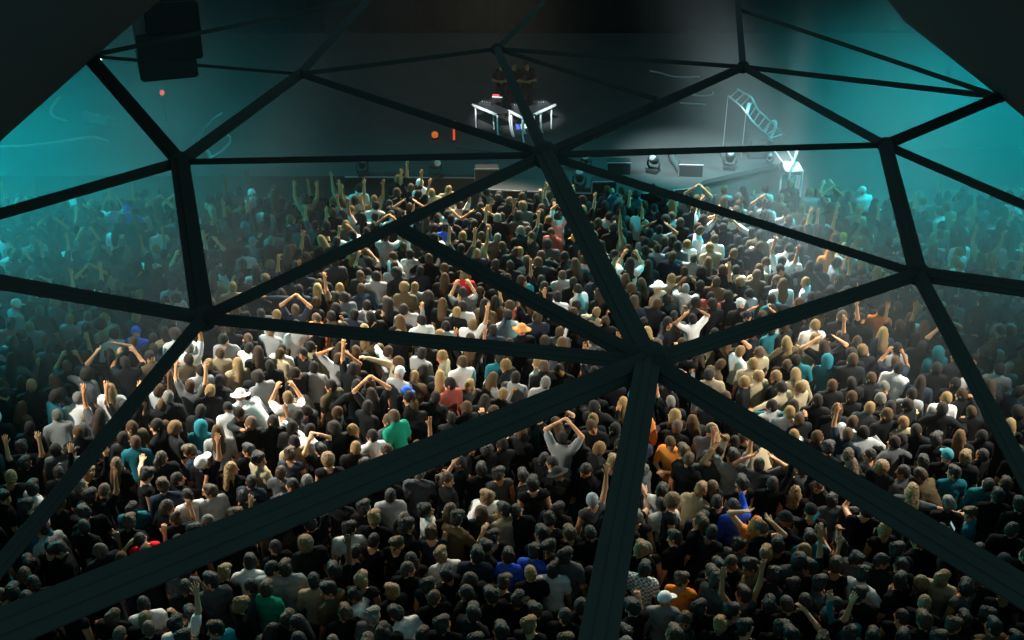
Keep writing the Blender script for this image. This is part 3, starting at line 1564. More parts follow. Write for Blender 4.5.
# ------------------------------------------------------------------ the rest of the crowd: one uncountable mass
def crowd_variant(pose, hy, style, sleeve, target):
    b = Body(pose, hy)
    hp, carve = hair_prims(style, b.hf)
    pr = b.torso('top', .016) + shirt_prims(b, sleeve)[5:] + b.pelvis('legs', .012) + b.legs('legs', .014) + b.feet() + b.neck() + b.head() + b.upper_arms('skin') + b.forearms('skin') + b.hands()
    F, lo, h = field(pr, .017)
    bs = [pbounds(q) for q in hp]
    # hair is carved on its own grid and merged
    F2, lo2, h2 = field(hp, .017, carve)
    n = np.array(F.shape)
    grid_lo, grid_hi = np.minimum(lo, lo2), np.maximum(lo + h * (n - 1), lo2 + h * (np.array(F2.shape) - 1))
    F, lo, h = field(pr + [('c', 'x', grid_lo, grid_lo, -1, -1, 0), ('c', 'x', grid_hi, grid_hi, -1, -1, 0)], .017)
    ax = [(lo[i] + h * np.arange(F.shape[i])).astype(np.float32) for i in range(3)]
    G = np.full(F.shape, .12, np.float32)
    for q in hp:
        d = pdist(q, ax[0][:, None, None], ax[1][None, :, None], ax[2][None, None, :])
        kk = max(q[-1], 1e-4)
        hh = np.maximum(kk - np.abs(G - d), 0) / kk
        G = (np.minimum(G, d) - hh * hh * kk * .25).astype(np.float32)
    G = carve(G, ax[0][:, None, None], ax[1][None, :, None], ax[2][None, None, :])
    F = np.minimum(F, G)
    for a in range(3):
        sl = [slice(None)] * 3
        for e in (0, -1):
            sl[a] = e
            F[tuple(sl)] = np.maximum(F[tuple(sl)], .01)
    vq = surface(F, lo, h)
    res = []
    for tg in target:
        me = decimated('crowd_variant', *vq, tg)
        c = face_centres(me)
        best = np.full(len(c), 9.0)
        tagi = np.zeros(len(c), np.int8)
        names = {'skin': 0, 'top': 1, 'legs': 2, 'shoe': 3, 'hair': 4}
        for q in pr:
            d = pdist(q, c[:, 0], c[:, 1], c[:, 2])
            if q[1] == 'skin':
                d = d + .004
            m = d < best
            best[m] = d[m]
            tagi[m] = names[q[1]]
        g = np.full(len(c), 9.0)
        for q in hp:
            g = np.minimum(g, pdist(q, c[:, 0], c[:, 1], c[:, 2]))
        g = carve(g, c[:, 0], c[:, 1], c[:, 2]) - .004
        tagi[g < best] = 4
        nv = len(me.vertices)
        co = np.empty(nv * 3, np.float32)
        me.vertices.foreach_get('co', co)
        me.calc_loop_triangles()
        tri = np.empty(len(me.loop_triangles) * 3, np.int32)
        me.loop_triangles.foreach_get('vertices', tri)
        tp = np.empty(len(me.loop_triangles), np.int32)
        me.loop_triangles.foreach_get('polygon_index', tp)
        res.append((co.reshape(-1, 3), tri.reshape(-1, 3), tagi[tp], b.hf))
        bpy.data.meshes.remove(me)
    return res


VAR = {}
vrng = random.Random(3)
STYLE_OF = {k: v[0] for k, v in HAIRS.items()}
SIMPLE = {'messy': 'short', 'buzz': 'short', 'bob': 'long', 'wavy': 'long', 'ponytail': 'long', 'bun': 'short', 'beanie': 'short', 'bucket': 'brim', 'hood': 'hood'}


def variant(pose, style, sleeve):
    style = SIMPLE.get(style, style)
    pose = {'s': 'z', 'f': 'f'}.get(pose, pose)
    if style in ('curly', 'hood', 'brim', 'cap') and pose not in 'du':
        pose = 'd'
    sleeve = 't' if pose in 'ulrchpf' else ('l' if pose in 'bzqyw' else ('l' if sleeve == 'l' else 't'))
    if style in ('curly', 'hood', 'brim', 'cap'):
        sleeve = 't'
    key = (pose, style, sleeve)
    if key not in VAR:
        VAR[key] = crowd_variant(pose, vrng.choice((0, 30, -30, 10)), style, sleeve, (1500, 1000))
    return VAR[key]


vs, fs, cs = [], [], []
off = 0
for p in REST:
    lod = variant(p['pose'], STYLE_OF[p['hair']], p['sleeve'])
    co, tri, tg, hf = lod[0] if p['dep'] < 20 else lod[1]
    a = math.radians(p['yaw'])
    R = np.array(Matrix.Rotation(rng.gauss(0, .05), 3, 'X') @ Matrix.Rotation(rng.gauss(0, .05), 3, 'Y')) @ np.array([[math.cos(a), -math.sin(a), 0], [math.sin(a), math.cos(a), 0], [0, 0, 1]]) * p['s']
    vs.append((co @ R.T + np.array([p['x'], p['y'], 0])).astype(np.float32))
    fs.append(tri + off)
    off += len(co)
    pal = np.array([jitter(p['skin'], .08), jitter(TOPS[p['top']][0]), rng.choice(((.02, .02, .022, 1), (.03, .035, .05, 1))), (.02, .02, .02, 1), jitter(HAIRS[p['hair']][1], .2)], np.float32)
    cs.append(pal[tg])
me = to_mesh('crowd', np.concatenate(vs), np.concatenate(fs))
at = me.attributes.new('tint', 'FLOAT_COLOR', 'FACE')
at.data.foreach_set('color', np.concatenate(cs).ravel())
me.materials.append(M['crowd'])
crowd = link('crowd', me)
tag(crowd, 'dense mass of people filling the hall floor up to the stage', 'crowd', kind='stuff')
print('crowd faces', len(me.polygons), 'variants', len(VAR))

# ------------------------------------------------------------------ phones and cups held up by people, rucksack
def by_mark(m):
    return next(p for p in people if p['mark'] == m)


def near(x, y):
    return min(IND, key=lambda p: math.hypot(p['px'] - x, p['py'] - y))


def phone(c, yaw, tilt, label, lit=True):
    e = empty('phone', c)
    e.rotation_euler = (math.radians(tilt), 0, math.radians(yaw))
    MB().box((0, 0, 0), (.075, .009, .15)).build('body', M['black'], e, bevel=.003)
    MB().box((0, -.0055, 0), (.067, .002, .138)).build('screen', M['phone_screen'] if lit else M['black'], e)
    return tag(e, label, 'phone')


for (x, y, side, label) in ((971, 515, 1, 'lit phone held out beside the person in teal with brown hair'), (174, 480, 0, 'phone held up on a forearm behind the striped white shirt'),
                            (784, 515, 0, 'phone raised by the black-capped person'), 
                            (738, 499, 0, 'phone held up by the person in light blue'), (588, 497, 0, 'phone raised by the person in grey beanie')):
    q = near(x, y)
    h = hand_world(q, side) + Vector((0, .03, .05))
    phone(h, q['yaw'], -35, label, lit=x in (971, 790))

q = by_mark('person with olive rucksack')
a = math.radians(q['yaw'])
e = empty('rucksack', (q['x'] + math.sin(a) * .21, q['y'] - math.cos(a) * .21, 1.2 * q['s']), a)
mk = mat('olive_canvas', (.13, .12, .06), .9)
MB().box((0, 0, 0), (.28, .15, .42)).build('bag', mk, e, bevel=.04, smooth=True)
MB().box((0, -.1, -.07), (.2, .06, .2)).build('pocket', mk, e, bevel=.02, smooth=True)
for sx in (-1, 1):
    MB().tube([(.09 * sx, .08, .17), (.1 * sx, .16, .24), (.1 * sx, .24, .25), (.11 * sx, .31, .16), (.12 * sx, .31, 0), (.12 * sx, .2, -.12), (.12 * sx, .08, -.17)], .014).build('strap', mk, e)
tag(e, 'olive rucksack on the back of a fair-haired person in white', 'rucksack')

# ------------------------------------------------------------------ dome frame over the crowd
dome = empty('geodesic_dome_frame', at_depth(*N5))
tag(dome, 'black geodesic dome frame of crossing steel struts spanning above the crowd', 'dome frame')
DN = Vector((0, -.55, .83)).normalized()


def add_local(mb, name, m, parent, **k):
    o = mb.build(name, m, parent, **k)
    o.matrix_parent_inverse = Matrix.Translation(-Vector(parent.location))
    return o


for a, b, wpx, ext in STRUTS:
    A, B = at_depth(*a), at_depth(*b)
    w = wpx * (a[2] + b[2]) / 2 / FPX
    d = B - A
    B2 = B + d * ext
    L = (B2 - A).length
    t = d.normalized()
    mid = (A + B2) / 2
    view = (mid - CAM).normalized()
    nn = -(view - t * view.dot(t)).normalized()
    nn = (nn * .8 + (DN - t * DN.dot(t)) * .2).normalized()
    s = t.cross(nn).normalized()
    R = Matrix((s, nn, t)).transposed()
    mb = MB().box(mid, (w, w * .7, L), R)
    mb.box(mid + nn * w * .36, (w * .3, w * .08, L), R)
    add_local(mb, 'strut', M['frame'], dome)
for n, r in ((N2, 11), (N3, 14), (N4, 14), (N5, 23), (N6, 12), (N7, 8), (N8, 6), (N9, 6.5), (N11, 5), (N1, 8), (N10, 6)):
    c = at_depth(*n)
    rr = r * n[2] / FPX
    v = (CAM - c).normalized()
    mb = MB().lathe([(rr * .55, -rr * .6), (rr * .95, -rr * .45), (rr, -rr * .2), (rr, rr * .3), (rr * .8, rr * .42), (rr * .25, rr * .46)], c, v, 16)
    add_local(mb, 'hub', M['frame'], dome)


def panel(pts):
    P = [at_depth(*q) for q in pts]
    n = (P[1] - P[0]).cross(P[-1] - P[0]).normalized() * .04
    add_local(MB().prism(P, n), 'panel', M['panelm'], dome)


def planar(pts3, pts):
    """depths for image points so that they lie on the plane of three given points"""
    P = [at_depth(*q) for q in pts3]
    n = (P[1] - P[0]).cross(P[2] - P[0])
    out = []
    for x, y in pts:
        r = ray(x, y)
        out.append((x, y, (P[0] - CAM).dot(n) / r.dot(n)))
    return out


panel(planar(((88, 56, 9.55), (-60, 188, 8.3), (180, -30, 9.9)), [(86, 58), (-90, 214), (-130, -60), (210, -60), (172, -16), (118, 30)]))
panel(planar(((1000, 97, 10.05), (1110, 196, 9.0), (890, -30, 10.4)), [(1000, 97), (1110, 190), (1150, -60), (840, -60), (905, 22)]))

# ------------------------------------------------------------------ hall
def struct(name, mb, m):
    o = mb.build(name, m)
    o['kind'] = 'structure'
    return o


struct('floor', MB().box((0, 22, -.1), (44, 52, .2)), M['floor'])
struct('wall_left', MB().box((-20.1, 26, 6), (.2, 44, 12)), M['wall'])
struct('wall_right', MB().box((20.1, 26, 6), (.2, 44, 12)), M['wall'])
struct('wall_back', MB().box((0, 47.1, 6), (40, .2, 12)), M['wall'])

# stage curtain with folds
mb = MB()
poly = []
for i in range(241):
    x = -19.5 + 39 * i / 240
    poly.append((x, 43 + .16 * math.sin(i * .9) + .05 * math.sin(i * 2.3), 1.3))
for i, pt in enumerate(poly):
    mb.v.append(pt)
for pt in poly:
    mb.v.append((pt[0], pt[1], 11.5))
n = len(poly)
for i in range(n - 1):
    mb.f.append((i, i + 1, n + i + 1, n + i))
cur = mb.build('stage_curtain', M['curtain'], smooth=True)
sm = cur.modifiers.new('thick', 'SOLIDIFY')
sm.thickness = .03
tag(cur, 'black pleated curtain hanging along the back of the stage', 'curtain')

SZ = 1.3
stage = empty('stage', (0, 30, 0))
tag(stage, 'low dark grey stage with a stepped front edge before the crowd', 'stage')
edge = [(-60, 176), (345, 176), (478, 177), (490, 189), (560, 192), (640, 193), (694, 187), (705, 180), (735, 173), (760, 168), (790, 160), (800, 150), (1090, 146)]
E3 = [at_z(x, y, SZ) for x, y in edge]
E3 = [Vector((max(-19.8, min(19.8, v.x)), v.y, SZ)) for v in E3]
deck_poly = [v - Vector((0, 0, .12)) for v in E3] + [Vector((19.8, 42.6, SZ - .12)), Vector((-19.8, 42.6, SZ - .12))]
add_local(MB().prism(deck_poly, (0, 0, .12)), 'deck', M['deck'], stage)
fas = [Vector((v.x, v.y + .08, 0)) for v in E3] + [Vector((19.7, 42.5, 0)), Vector((-19.7, 42.5, 0))]
add_local(MB().prism(fas, (0, 0, SZ - .121)), 'fascia', M['fascia'], stage)
# thin metal lip along the front edge
lip = [v + Vector((0, -.015, -.02)) for v in E3[1:7]]
add_local(MB().tube(lip, .02, 6), 'edge_trim', M['steel'], stage)


def world_box(name, c, size, yaw, m, parent, bevel=.01):
    return MB().box(c, size, Matrix.Rotation(yaw, 3, 'Z')).build(name, m, parent, bevel=bevel)


# floor monitors (wedge loudspeakers) on the stage edge
def monitor(px, py, yaw, label, w=.62):
    p = at_z(px, py, SZ)
    e = empty('stage_monitor', (p.x, p.y, SZ), math.radians(yaw))
    prof = [(0, -.2, 0), (0, .2, 0), (0, .2, .16), (0, -.02, .4), (0, -.2, .3)]
    MB().prism([(-w / 2, y, z) for _, y, z in prof], (w, 0, 0)).build('cabinet', M['black'], e, bevel=.012)
    MB().prism([(-w / 2 + .04, .185, .19), (w / 2 - .04, .185, .19), (w / 2 - .04, .005, .385), (-w / 2 + .04, .005, .385)], (0, .012, .012)).build('grille', M['grille'], e)
    MB().tube([(-w / 2 - .012, -.2, .02), (-w / 2 - .012, -.2, .34), (w / 2 + .012, -.2, .34)], .013, 6).build('edge_strip', M['steel'], e)
    return tag(e, label, 'speaker')


monitor(487, 178, 0, 'wedge floor monitor with pale edge on the stage corner behind the crossing struts')
monitor(618, 172, 0, 'dark wedge monitor on the stage edge beside the second moving light')
monitor(603, 191, 4, 'wedge monitor at the front lip of the middle stage')
monitor(690, 174, -4, 'wedge monitor where the stage edge turns, near the pale curved lip')


def moving_light(px, py, label, yaw=0, tilt=40, s=1.0):
    p = at_z(px, py + 3, SZ)
    e = empty('moving_head_light', (p.x, p.y, SZ), math.radians(yaw))
    e.scale = (s, s, s)
    MB().box((0, 0, .05), (.32, .3, .1)).build('base', M['black'], e, bevel=.015)
    y_ = MB()
    for sx in (-1, 1):
        y_.tube([(sx * .02, 0, .11), (sx * .13, 0, .13), (sx * .17, 0, .2), (sx * .17, 0, .36)], .028, 8)
    y_.build('yoke', M['black'], e, smooth=True)
    d = Vector((0, -math.cos(math.radians(tilt)), math.sin(math.radians(tilt))))
    hd = MB().lathe([(.05, -.17), (.1, -.15), (.125, -.05), (.13, .06), (.12, .14), (.1, .17)], (0, 0, .36), d, 18).build('head', M['black'], e, smooth=True)
    MB().lathe([(.09, .171), (.07, .185), (.02, .192)], (0, 0, .36), d, 18).build('lens', M['lens'], hd, smooth=True)
    return tag(e, label, 'stage light', 'moving lights along the stage edge')


moving_light(363, 172, 'dim moving light at the far left of the stage edge', 20, 50, .95)
moving_light(436, 174, 'round moving light above raised hands on the left stage edge', 25, 30)
moving_light(579, 186, 'dark moving light near the thick central strut at the stage lip', -10, 60)
moving_light(586, 166, 'small moving light behind the strut crossing on the grey deck', -20, 40, .8)
moving_light(653, 169, 'moving light with bright lens beside a wedge monitor', -30, 35)
moving_light(729, 166, 'moving light on the curved right stage corner', -10, 55)
moving_light(769, 161, 'smallest moving light beside the white stand', -10, 45, .6)

# ---- performers' tables
def table(pxa, pya, pxb, pyb, depth, legs, label):
    z = SZ + .76
    A, B = at_z(pxa, pya, z), at_z(pxb, pyb, z)
    d = (B - A)
    L = d.length
    yaw = math.atan2(d.y, d.x)
    e = empty('performance_table', (A.x, A.y, SZ), yaw)
    MB().box((L / 2, depth / 2, .74), (L, depth, .04)).build('tabletop', M['black'], e, bevel=.008)
    MB().box((L / 2, -.025, .74), (L, .05, .075)).build('front_rail', M['white_metal'], e, bevel=.012)
    for lx, ly, bend in legs:
        pts = [(lx * L, ly * depth, .72), (lx * L, ly * depth, .45), (lx * L + bend * .35, ly * depth, .2), (lx * L + bend, ly * depth, .03), (lx * L + bend * 1.4, ly * depth, .02)]
        MB().tube(pts, .022, 8).build('leg', M['white_metal'], e, smooth=True)
    return tag(e, label, 'table'), A, d.normalized(), z


t1 = table(473, 104, 497, 114, .5, ((.08, .05, 0), (.4, .8, .02), (.98, .05, .05), (.98, .95, .14)), 'white-edged table angled at the left of the performers')
t2 = table(509, 110, 523, 117, .45, ((.08, .1, .12), (.9, .05, .08), (.1, .9, .05), (.95, .9, .1)), 'short white-edged middle table with a bent-legged frame')
t3 = table(533, 114, 555, 104, .5, ((.4, .1, .12), (.9, .1, .02), (.1, .85, .1), (.95, .9, .02)), 'white-edged table angled at the right of the performers')


def gear(px, py, z, size, yaw, name, label, cat, parts=()):
    p = at_z(px, py, z)
    e = empty(name, (p.x, p.y, z), math.radians(yaw))
    MB().box((0, 0, size[2] / 2), size).build('case', M['black'], e, bevel=.01)
    for nm, c, s, m in parts:
        MB().box(c, s).build(nm, m, e)
    for k in range(4):
        MB().lathe([(.016, 0), (.016, .014), (.012, .02)], (-size[0] * .3 + size[0] * .2 * k, -size[1] * .25, size[2]), (0, 0, 1), 10).build('knob', M['steel'], e)
    return tag(e, label, cat)


ZT = SZ + .76
gear(487, 104, ZT, (.4, .34, .08), -22, 'mixing_desk', 'small black mixing desk on the left performance table', 'mixer')
gear(497, 100.5, ZT, (.36, .3, .09), -10, 'media_player', 'deck with a red lit screen on the left table', 'music player',
     (('screen', (-.04, .05, .12), (.2, .02, .1), M['screen_red']), ('light_strip', (.0, .02, .1), (.3, .02, .02), M['screen_white'])))
gear(517, 107, ZT, (.3, .3, .08), 10, 'keyboard_controller', 'black controller on the middle performance table', 'music player')
gear(541, 104, ZT, (.38, .34, .08), 24, 'turntable', 'black deck on the right performance table', 'music player')

# lit screen lying low between the tables
p = at_z(522, 131, SZ)
e = empty('floor_screen', (p.x, p.y, SZ), math.radians(15))
MB().box((0, 0, .14), (.4, .08, .24), Matrix.Rotation(math.radians(-30), 3, 'X')).build('case', M['black'], e, bevel=.01)
MB().box((.08, -.05, .16), (.26, .01, .13), Matrix.Rotation(math.radians(-30), 3, 'X')).build('screen', M['screen_white'], e)
MB().box((-.14, -.05, .16), (.1, .01, .15), Matrix.Rotation(math.radians(-30), 3, 'X')).build('blue_screen', M['screen_blue'], e)
MB().box((0, .06, .03), (.36, .18, .06)).build('foot', M['black'], e)
tag(e, 'small lit white and blue screen on the stage under the tables', 'screen')

# orange items; the case is no lamp, its glow is added
p = at_z(435, 139, SZ)
e = empty('orange_case', (p.x, p.y, SZ), .3)
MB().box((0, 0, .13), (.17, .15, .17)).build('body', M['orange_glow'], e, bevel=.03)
MB().box((0, 0, .025), (.2, .18, .05)).build('base', M['black'], e, bevel=.01)
MB().tube([(-.07, 0, .21), (-.05, 0, .27), (.05, 0, .27), (.07, 0, .21)], .012).build('handle', M['black'], e)
tag(e, 'small orange case with an added glow on the dark stage left of the tables', 'lantern')
p = at_z(454, 141, SZ)
e = empty('light_stick', (p.x, p.y, SZ))
MB().lathe([(.1, 0), (.1, .03), (.03, .04)], (0, 0, 0), (0, 0, 1), 14).build('base', M['black'], e)
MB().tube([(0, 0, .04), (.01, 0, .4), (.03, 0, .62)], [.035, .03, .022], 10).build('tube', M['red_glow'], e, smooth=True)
MB().tube([(.03, 0, .622), (.035, 0, .72)], .024, 10).build('tip', M['black'], e, smooth=True)
tag(e, 'slim red-orange glowing light stick upright on the stage beside the orange case', 'light stick')

# performers
perf = [(501, 93, 'K', 'k', 'x', 172, 'performer in black bending over the left table by the red screen'),
        (514, 98, 'K', 'b', 'x', 185, 'performer in black standing behind the middle table'),
        (528, 97, 'K', 'k', 'x', 190, 'performer in black half hidden by the strut at the right table')]
for x, y, top, hair, pose, yaw, lab in perf:
    p = dict(top=top, hair=hair, pose=pose, yaw=yaw, s=1.0, skin=SKINS[1], sleeve='t', hyaw=0, label=lab, mark=None)
    w = at_z(x, y, SZ + 1.62)
    p['x'], p['y'] = w.x, w.y
    p['y'] = max(p['y'], t1[1].y + 1.15)
    make_person(p, SZ, 'performers behind the tables')

# ---- right side: inclined lighting ladder and white stand
def pz(x, y, z):
    return at_z(x, y, z)


e = empty('lighting_ladder', at_z(757, 128, SZ))
tag(e, 'pale lattice ladder leaning down onto the right of the stage', 'ladder')
railA = [at_z(728, 96, 2.9), at_z(742, 107, 2.7), at_z(752, 121, 2.4), at_z(764, 132, 1.9), at_z(772, 141, 1.33)]
railB = [at_z(737, 89, 2.95), at_z(751, 97, 2.75), at_z(758, 110, 2.45), at_z(772, 123, 1.95), at_z(787, 138, 1.33)]
add_local(MB().tube(railA, .03, 8), 'rail', M['steel'], e, smooth=True)
add_local(MB().tube(railB, .03, 8), 'rail', M['steel'], e, smooth=True)


def lerp_path(P, t):
    k = t * (len(P) - 1)
    i = min(int(k), len(P) - 2)
    return P[i].lerp(P[i + 1], k - i)


for i in range(10):
    t = (i + .3) / 10
    add_local(MB().tube([lerp_path(railA, t), lerp_path(railB, t)], .02, 6), 'rung', M['steel'], e)
for q in (0.0, .35):
    for P in (railA,):
        v = lerp_path(P, q)
        add_local(MB().tube([v, Vector((v.x, v.y, SZ))], .012, 6), 'leg', M['steel'], e)
add_local(MB().tube([at_z(747, 112, 2.75), at_z(749, 104, 2.75)], .05, 8), 'lamp_tube', M['white_metal'], e)

# coiled bright hose hanging on the ladder foot
c = at_z(768, 141, SZ + .1)
hose = MB()
pts = []
for i in range(60):
    a = i / 60 * 2 * math.pi * 3
    pts.append(c + Vector((.13 * math.cos(a) + .1 * math.sin(a) + .05 * i / 60, .05 * math.sin(a) + .06 * i / 60, .3 + .27 * math.sin(a))))
o = hose.tube(pts, .035, 8).build('coiled_hose', M['white_metal'], smooth=True)
tag(o, 'bright white coil hanging at the foot of the lattice ladder', 'coil')

c = at_z(797, 171, 0)
e = empty('white_stand', (c.x, c.y, 0))
tag(e, 'bright white tapered stand with four slanting poles beside the stage', 'stand')
z0 = 1.05


def wp(x, y, z):
    return at_z(x, y, z)


top_ = [wp(781, 161, 1.45), wp(798, 161, 1.45), wp(804, 171, 1.2), wp(786, 172, 1.2)]
add_local(MB().prism(top_, (0, .3, -.25)), 'tray', M['white_metal'], e, bevel=.02)
for (xa, ya, za), (xb, yb, zb) in (((772, 148, 1.9), (783, 163, 1.42)), ((785, 147, 1.95), (793, 161, 1.4)), ((799, 147, 1.95), (790, 172, 1.2)), ((797, 148, 1.95), (793, 165, 1.4))):
    add_local(MB().tube([wp(xa, ya, za), wp(xb, yb, zb)], .028, 8), 'pole', M['white_metal'], e)
for xa, ya in ((783, 165), (803, 170), (790, 172), (798, 164)):
    v = wp(xa, ya, 1.2)
    add_local(MB().tube([v, Vector((v.x, v.y, 0))], .025, 8), 'leg', M['white_metal'], e)

# dark block on the right stage corner
p = at_z(758, 160, SZ)
e = empty('equipment_rack', (p.x, p.y + .3, SZ), .0)
MB().box((0, 0, .3), (.5, .5, .6)).build('case', M['black'], e, bevel=.02)
MB().box((0, -.255, .3), (.42, .012, .5)).build('front_panel', M['fascia'], e)
tag(e, 'dark equipment rack on the pale right corner of the stage', 'rack')

# cables lying on the stage deck
def floor_cable(pts, r, label, m=None, name='cable', z=SZ + .02):
    P = [at_z(x, y, z) for x, y in pts]
    Q = []
    for i in range(len(P) - 1):
        for k in range(6):
            t = k / 6
            p0, p1, p2, p3 = P[max(i - 1, 0)], P[i], P[i + 1], P[min(i + 2, len(P) - 1)]
            Q.append(.5 * ((2 * p1) + (p2 - p0) * t + (2 * p0 - 5 * p1 + 4 * p2 - p3) * t * t + (3 * p1 - p0 - 3 * p2 + p3) * t ** 3))
    Q.append(P[-1])
    c0 = Q[0].copy()
    o = MB().tube([q - c0 for q in Q], r, 6).build(name, m or M['cable'], smooth=True)
    o.location = c0
    return tag(o, label, 'cable')


floor_cable([(671, 153), (673, 160), (677, 166), (681, 173)], .1, 'broad dark cable ramp curving across the pale deck', M['fascia'], 'cable_ramp')
floor_cable([(721, 148), (722, 154), (727, 161)], .07, 'dark cable curving to the light on the stage corner', M['fascia'])
floor_cable([(455, 147), (480, 150), (505, 153), (540, 151), (575, 150)], .05, 'dark cable lying across the stage before the tables', M['fascia'])
floor_cable([(690, 94), (700, 96), (712, 95), (713, 92)], .03, 'thin pale cable looped on the dark stage behind the strut')
floor_cable([(0, 147), (30, 146), (60, 142), (85, 138), (96, 138), (108, 142)], .05, 'long pale cable trailing across the hazy left side')
floor_cable([(59, 98), (53, 106), (51, 113), (56, 118), (68, 122)], .05, 'short bent pale cable in the haze near the dark panel')
floor_cable([(650, 71), (660, 73), (676, 77), (700, 77)], .03, 'faint cable lying far back on the right of the stage')
floor_cable([(680, 103), (695, 104), (707, 105)], .03, 'faint straight cable on the dark deck by the ladder')

# pale draped cover at the left side of the stage
p = at_z(100, 124, SZ)
mb = MB()
nx, ny = 24, 12
base = [at_z(84, 111, SZ + .5), at_z(114, 118, SZ + .45), at_z(116, 125, SZ + .02), at_z(86, 122, SZ + .02)]
for j in range(ny + 1):
    for i in range(nx + 1):
        u, v = i / nx, j / ny
        q = base[0].lerp(base[1], u).lerp(base[3].lerp(base[2], u), v)
        q = q + Vector((0, -.12 * math.sin(v * math.pi), .10 * math.sin(u * 17 + v * 4) * (.3 + v * .7) * (1 - v * .8)))
        mb.v.append(tuple(q))
for j in range(ny):
    for i in range(nx):
        a = j * (nx + 1) + i
        mb.f.append((a, a + 1, a + nx + 2, a + nx + 1))
o = mb.build('draped_cover', M['drape'], smooth=True)
sm = o.modifiers.new('thick', 'SOLIDIFY')
sm.thickness = .03
tag(o, 'pale rumpled cloth cover lying in teal haze beside the dome strut', 'cloth')

# bent chrome stand in the haze behind the left crossing
e = empty('curved_stand', at_z(200, 146, SZ))
tag(e, 'bent bright metal stand on the left of the stage behind a strut', 'stand')
arc = [at_z(222, 113, 2.7), at_z(213, 119, 2.4), at_z(204, 128, 1.9), at_z(199, 137, 1.5), at_z(196, 142, SZ + .02)]
add_local(MB().tube(arc, [.02, .03, .035, .04, .05], 8), 'arm', M['steel'], e, smooth=True)
arc2 = [at_z(226, 133, 1.9), at_z(230, 137, 1.8), at_z(230, 143, 1.6), at_z(222, 151, 1.4), at_z(212, 157, SZ + .02)]
add_local(MB().tube(arc2, .03, 8), 'hoop', M['steel'], e, smooth=True)
add_local(MB().tube([at_z(205, 149, 1.7), at_z(209, 153, 1.5), at_z(210, 158, SZ + .02)], .045, 8), 'foot', M['white_metal'], e, smooth=True)
add_local(MB().tube([at_z(196, 142, SZ + .02), at_z(205, 149, SZ + .02), at_z(212, 157, SZ + .02)], .03, 6), 'base_bar', M['steel'], e)

# small lamps deep in the dark
for px, py, m, nm, lab in ((162, 92, M['lamp_red'], 'red_lamp', 'small red lamp glowing in the haze left of the stage'), (100, 57, M['lamp_green'], 'work_lamp', 'tiny bright greenish lamp beside the dark dome panel')):
    c = at_z(px, py, 2.2)
    e = empty(nm, (c.x, c.y, SZ))
    MB().lathe([(.12, 0), (.12, .02), (.02, .03)], (0, 0, 0), (0, 0, 1), 12).build('base', M['black'], e)
    MB().tube([(0, 0, .03), (0, 0, .82)], .018, 8).build('pole', M['black'], e)
    MB().lathe([(.03, .8), (.06, .84), (.07, .9), (.05, .95), (.02, .97)], (0, 0, 0), (0, 0, 1), 12).build('bulb', m, e, smooth=True)
    tag(e, lab, 'lamp')

# hanging loudspeaker cluster, dark against the haze (top left)
dep = 13.0
c = at_depth(163, 38, dep)
e = empty('hanging_loudspeaker', c)
e.rotation_euler = (math.radians(8), 0, math.radians(20))
tag(e, 'dark loudspeaker cluster hanging beside the upper dome panel', 'speaker')
u = dep / FPX
for k, (dx, dz, w, hgt, rx) in enumerate(((10, 30, 52, 34, 6), (4, 0, 62, 30, 0), (0, -26, 56, 22, -8))):
    R = Matrix.Rotation(math.radians(rx), 3, 'X')
    cb = MB().box((dx * u, 0, dz * u), (w * u, .6, hgt * u), R).build('cabinet', M['black'], e, bevel=.02)
    MB().box((dx * u, .31, dz * u), (w * u * .9, .02, hgt * u * .85), R).build('grille', M['grille'], cb)
for sx in (-1, 1):
    MB().tube([(sx * .2, 0, 45 * u), (sx * .2, 0, 260 * u)], .012, 6).build('chain', M['black'], e)
MB().box((.1, 0, 50 * u), (.6, .4, .05)).build('rigging_bar', M['black'], e)

# ------------------------------------------------------------------ haze
hz = bpy.data.materials.new('stage_haze')
hz.use_nodes = True
nt = hz.node_tree
nt.nodes.clear()
out = nt.nodes.new('ShaderNodeOutputMaterial')
vol = nt.nodes.new('ShaderNodeVolumeScatter')
vol.inputs['Color'].default_value = (.9, .97, 1, 1)
vol.inputs['Anisotropy'].default_value = .35
nt.links.new(vol.outputs['Volume'], out.inputs['Volume'])
geo = nt.nodes.new('ShaderNodeNewGeometry')
sep = nt.nodes.new('ShaderNodeSeparateXYZ')
nt.links.new(geo.outputs['Position'], sep.inputs[0])


def mnode(op, a, b=None, clamp=False):
    n = nt.nodes.new('ShaderNodeMath')
    n.operation = op
    n.use_clamp = clamp
    for i, v in enumerate((a, b)):
        if v is None:
            continue
        if isinstance(v, (int, float)):
            n.inputs[i].default_value = v
        else:
            nt.links.new(v, n.inputs[i])
    return n.outputs[0]


def ramp(v, a, b):
    n = nt.nodes.new('ShaderNodeMapRange')
    n.interpolation_type = 'SMOOTHSTEP'
    n.inputs['From Min'].default_value = a
    n.inputs['From Max'].default_value = b
    nt.links.new(v, n.inputs['Value'])
    return n.outputs['Result']


ax_ = mnode('ABSOLUTE', sep.outputs['X'])
side = ramp(ax_, 3.4, 11.0)
deep = ramp(sep.outputs['Y'], 14.0, 22.5)
HAZE_BASE, HAZE_SIDE = .0003, .06
low_ = ramp(sep.outputs['Z'], 6.8, 2.5)
dens = mnode('ADD', mnode('MULTIPLY', mnode('MULTIPLY', mnode('MULTIPLY', side, deep), low_), HAZE_SIDE), HAZE_BASE)
nt.links.new(dens, vol.inputs['Density'])
try:
    hz.cycles.volume_step_rate = 1.0
    hz.cycles.homogeneous_volume = False
except Exception:
    pass
hb = MB().box((0, 27.4, 5.2), (39.6, 30, 10.3)).build('haze', hz)
tag(hb, 'thin stage haze glowing teal at both sides of the hall', 'haze', kind='stuff')

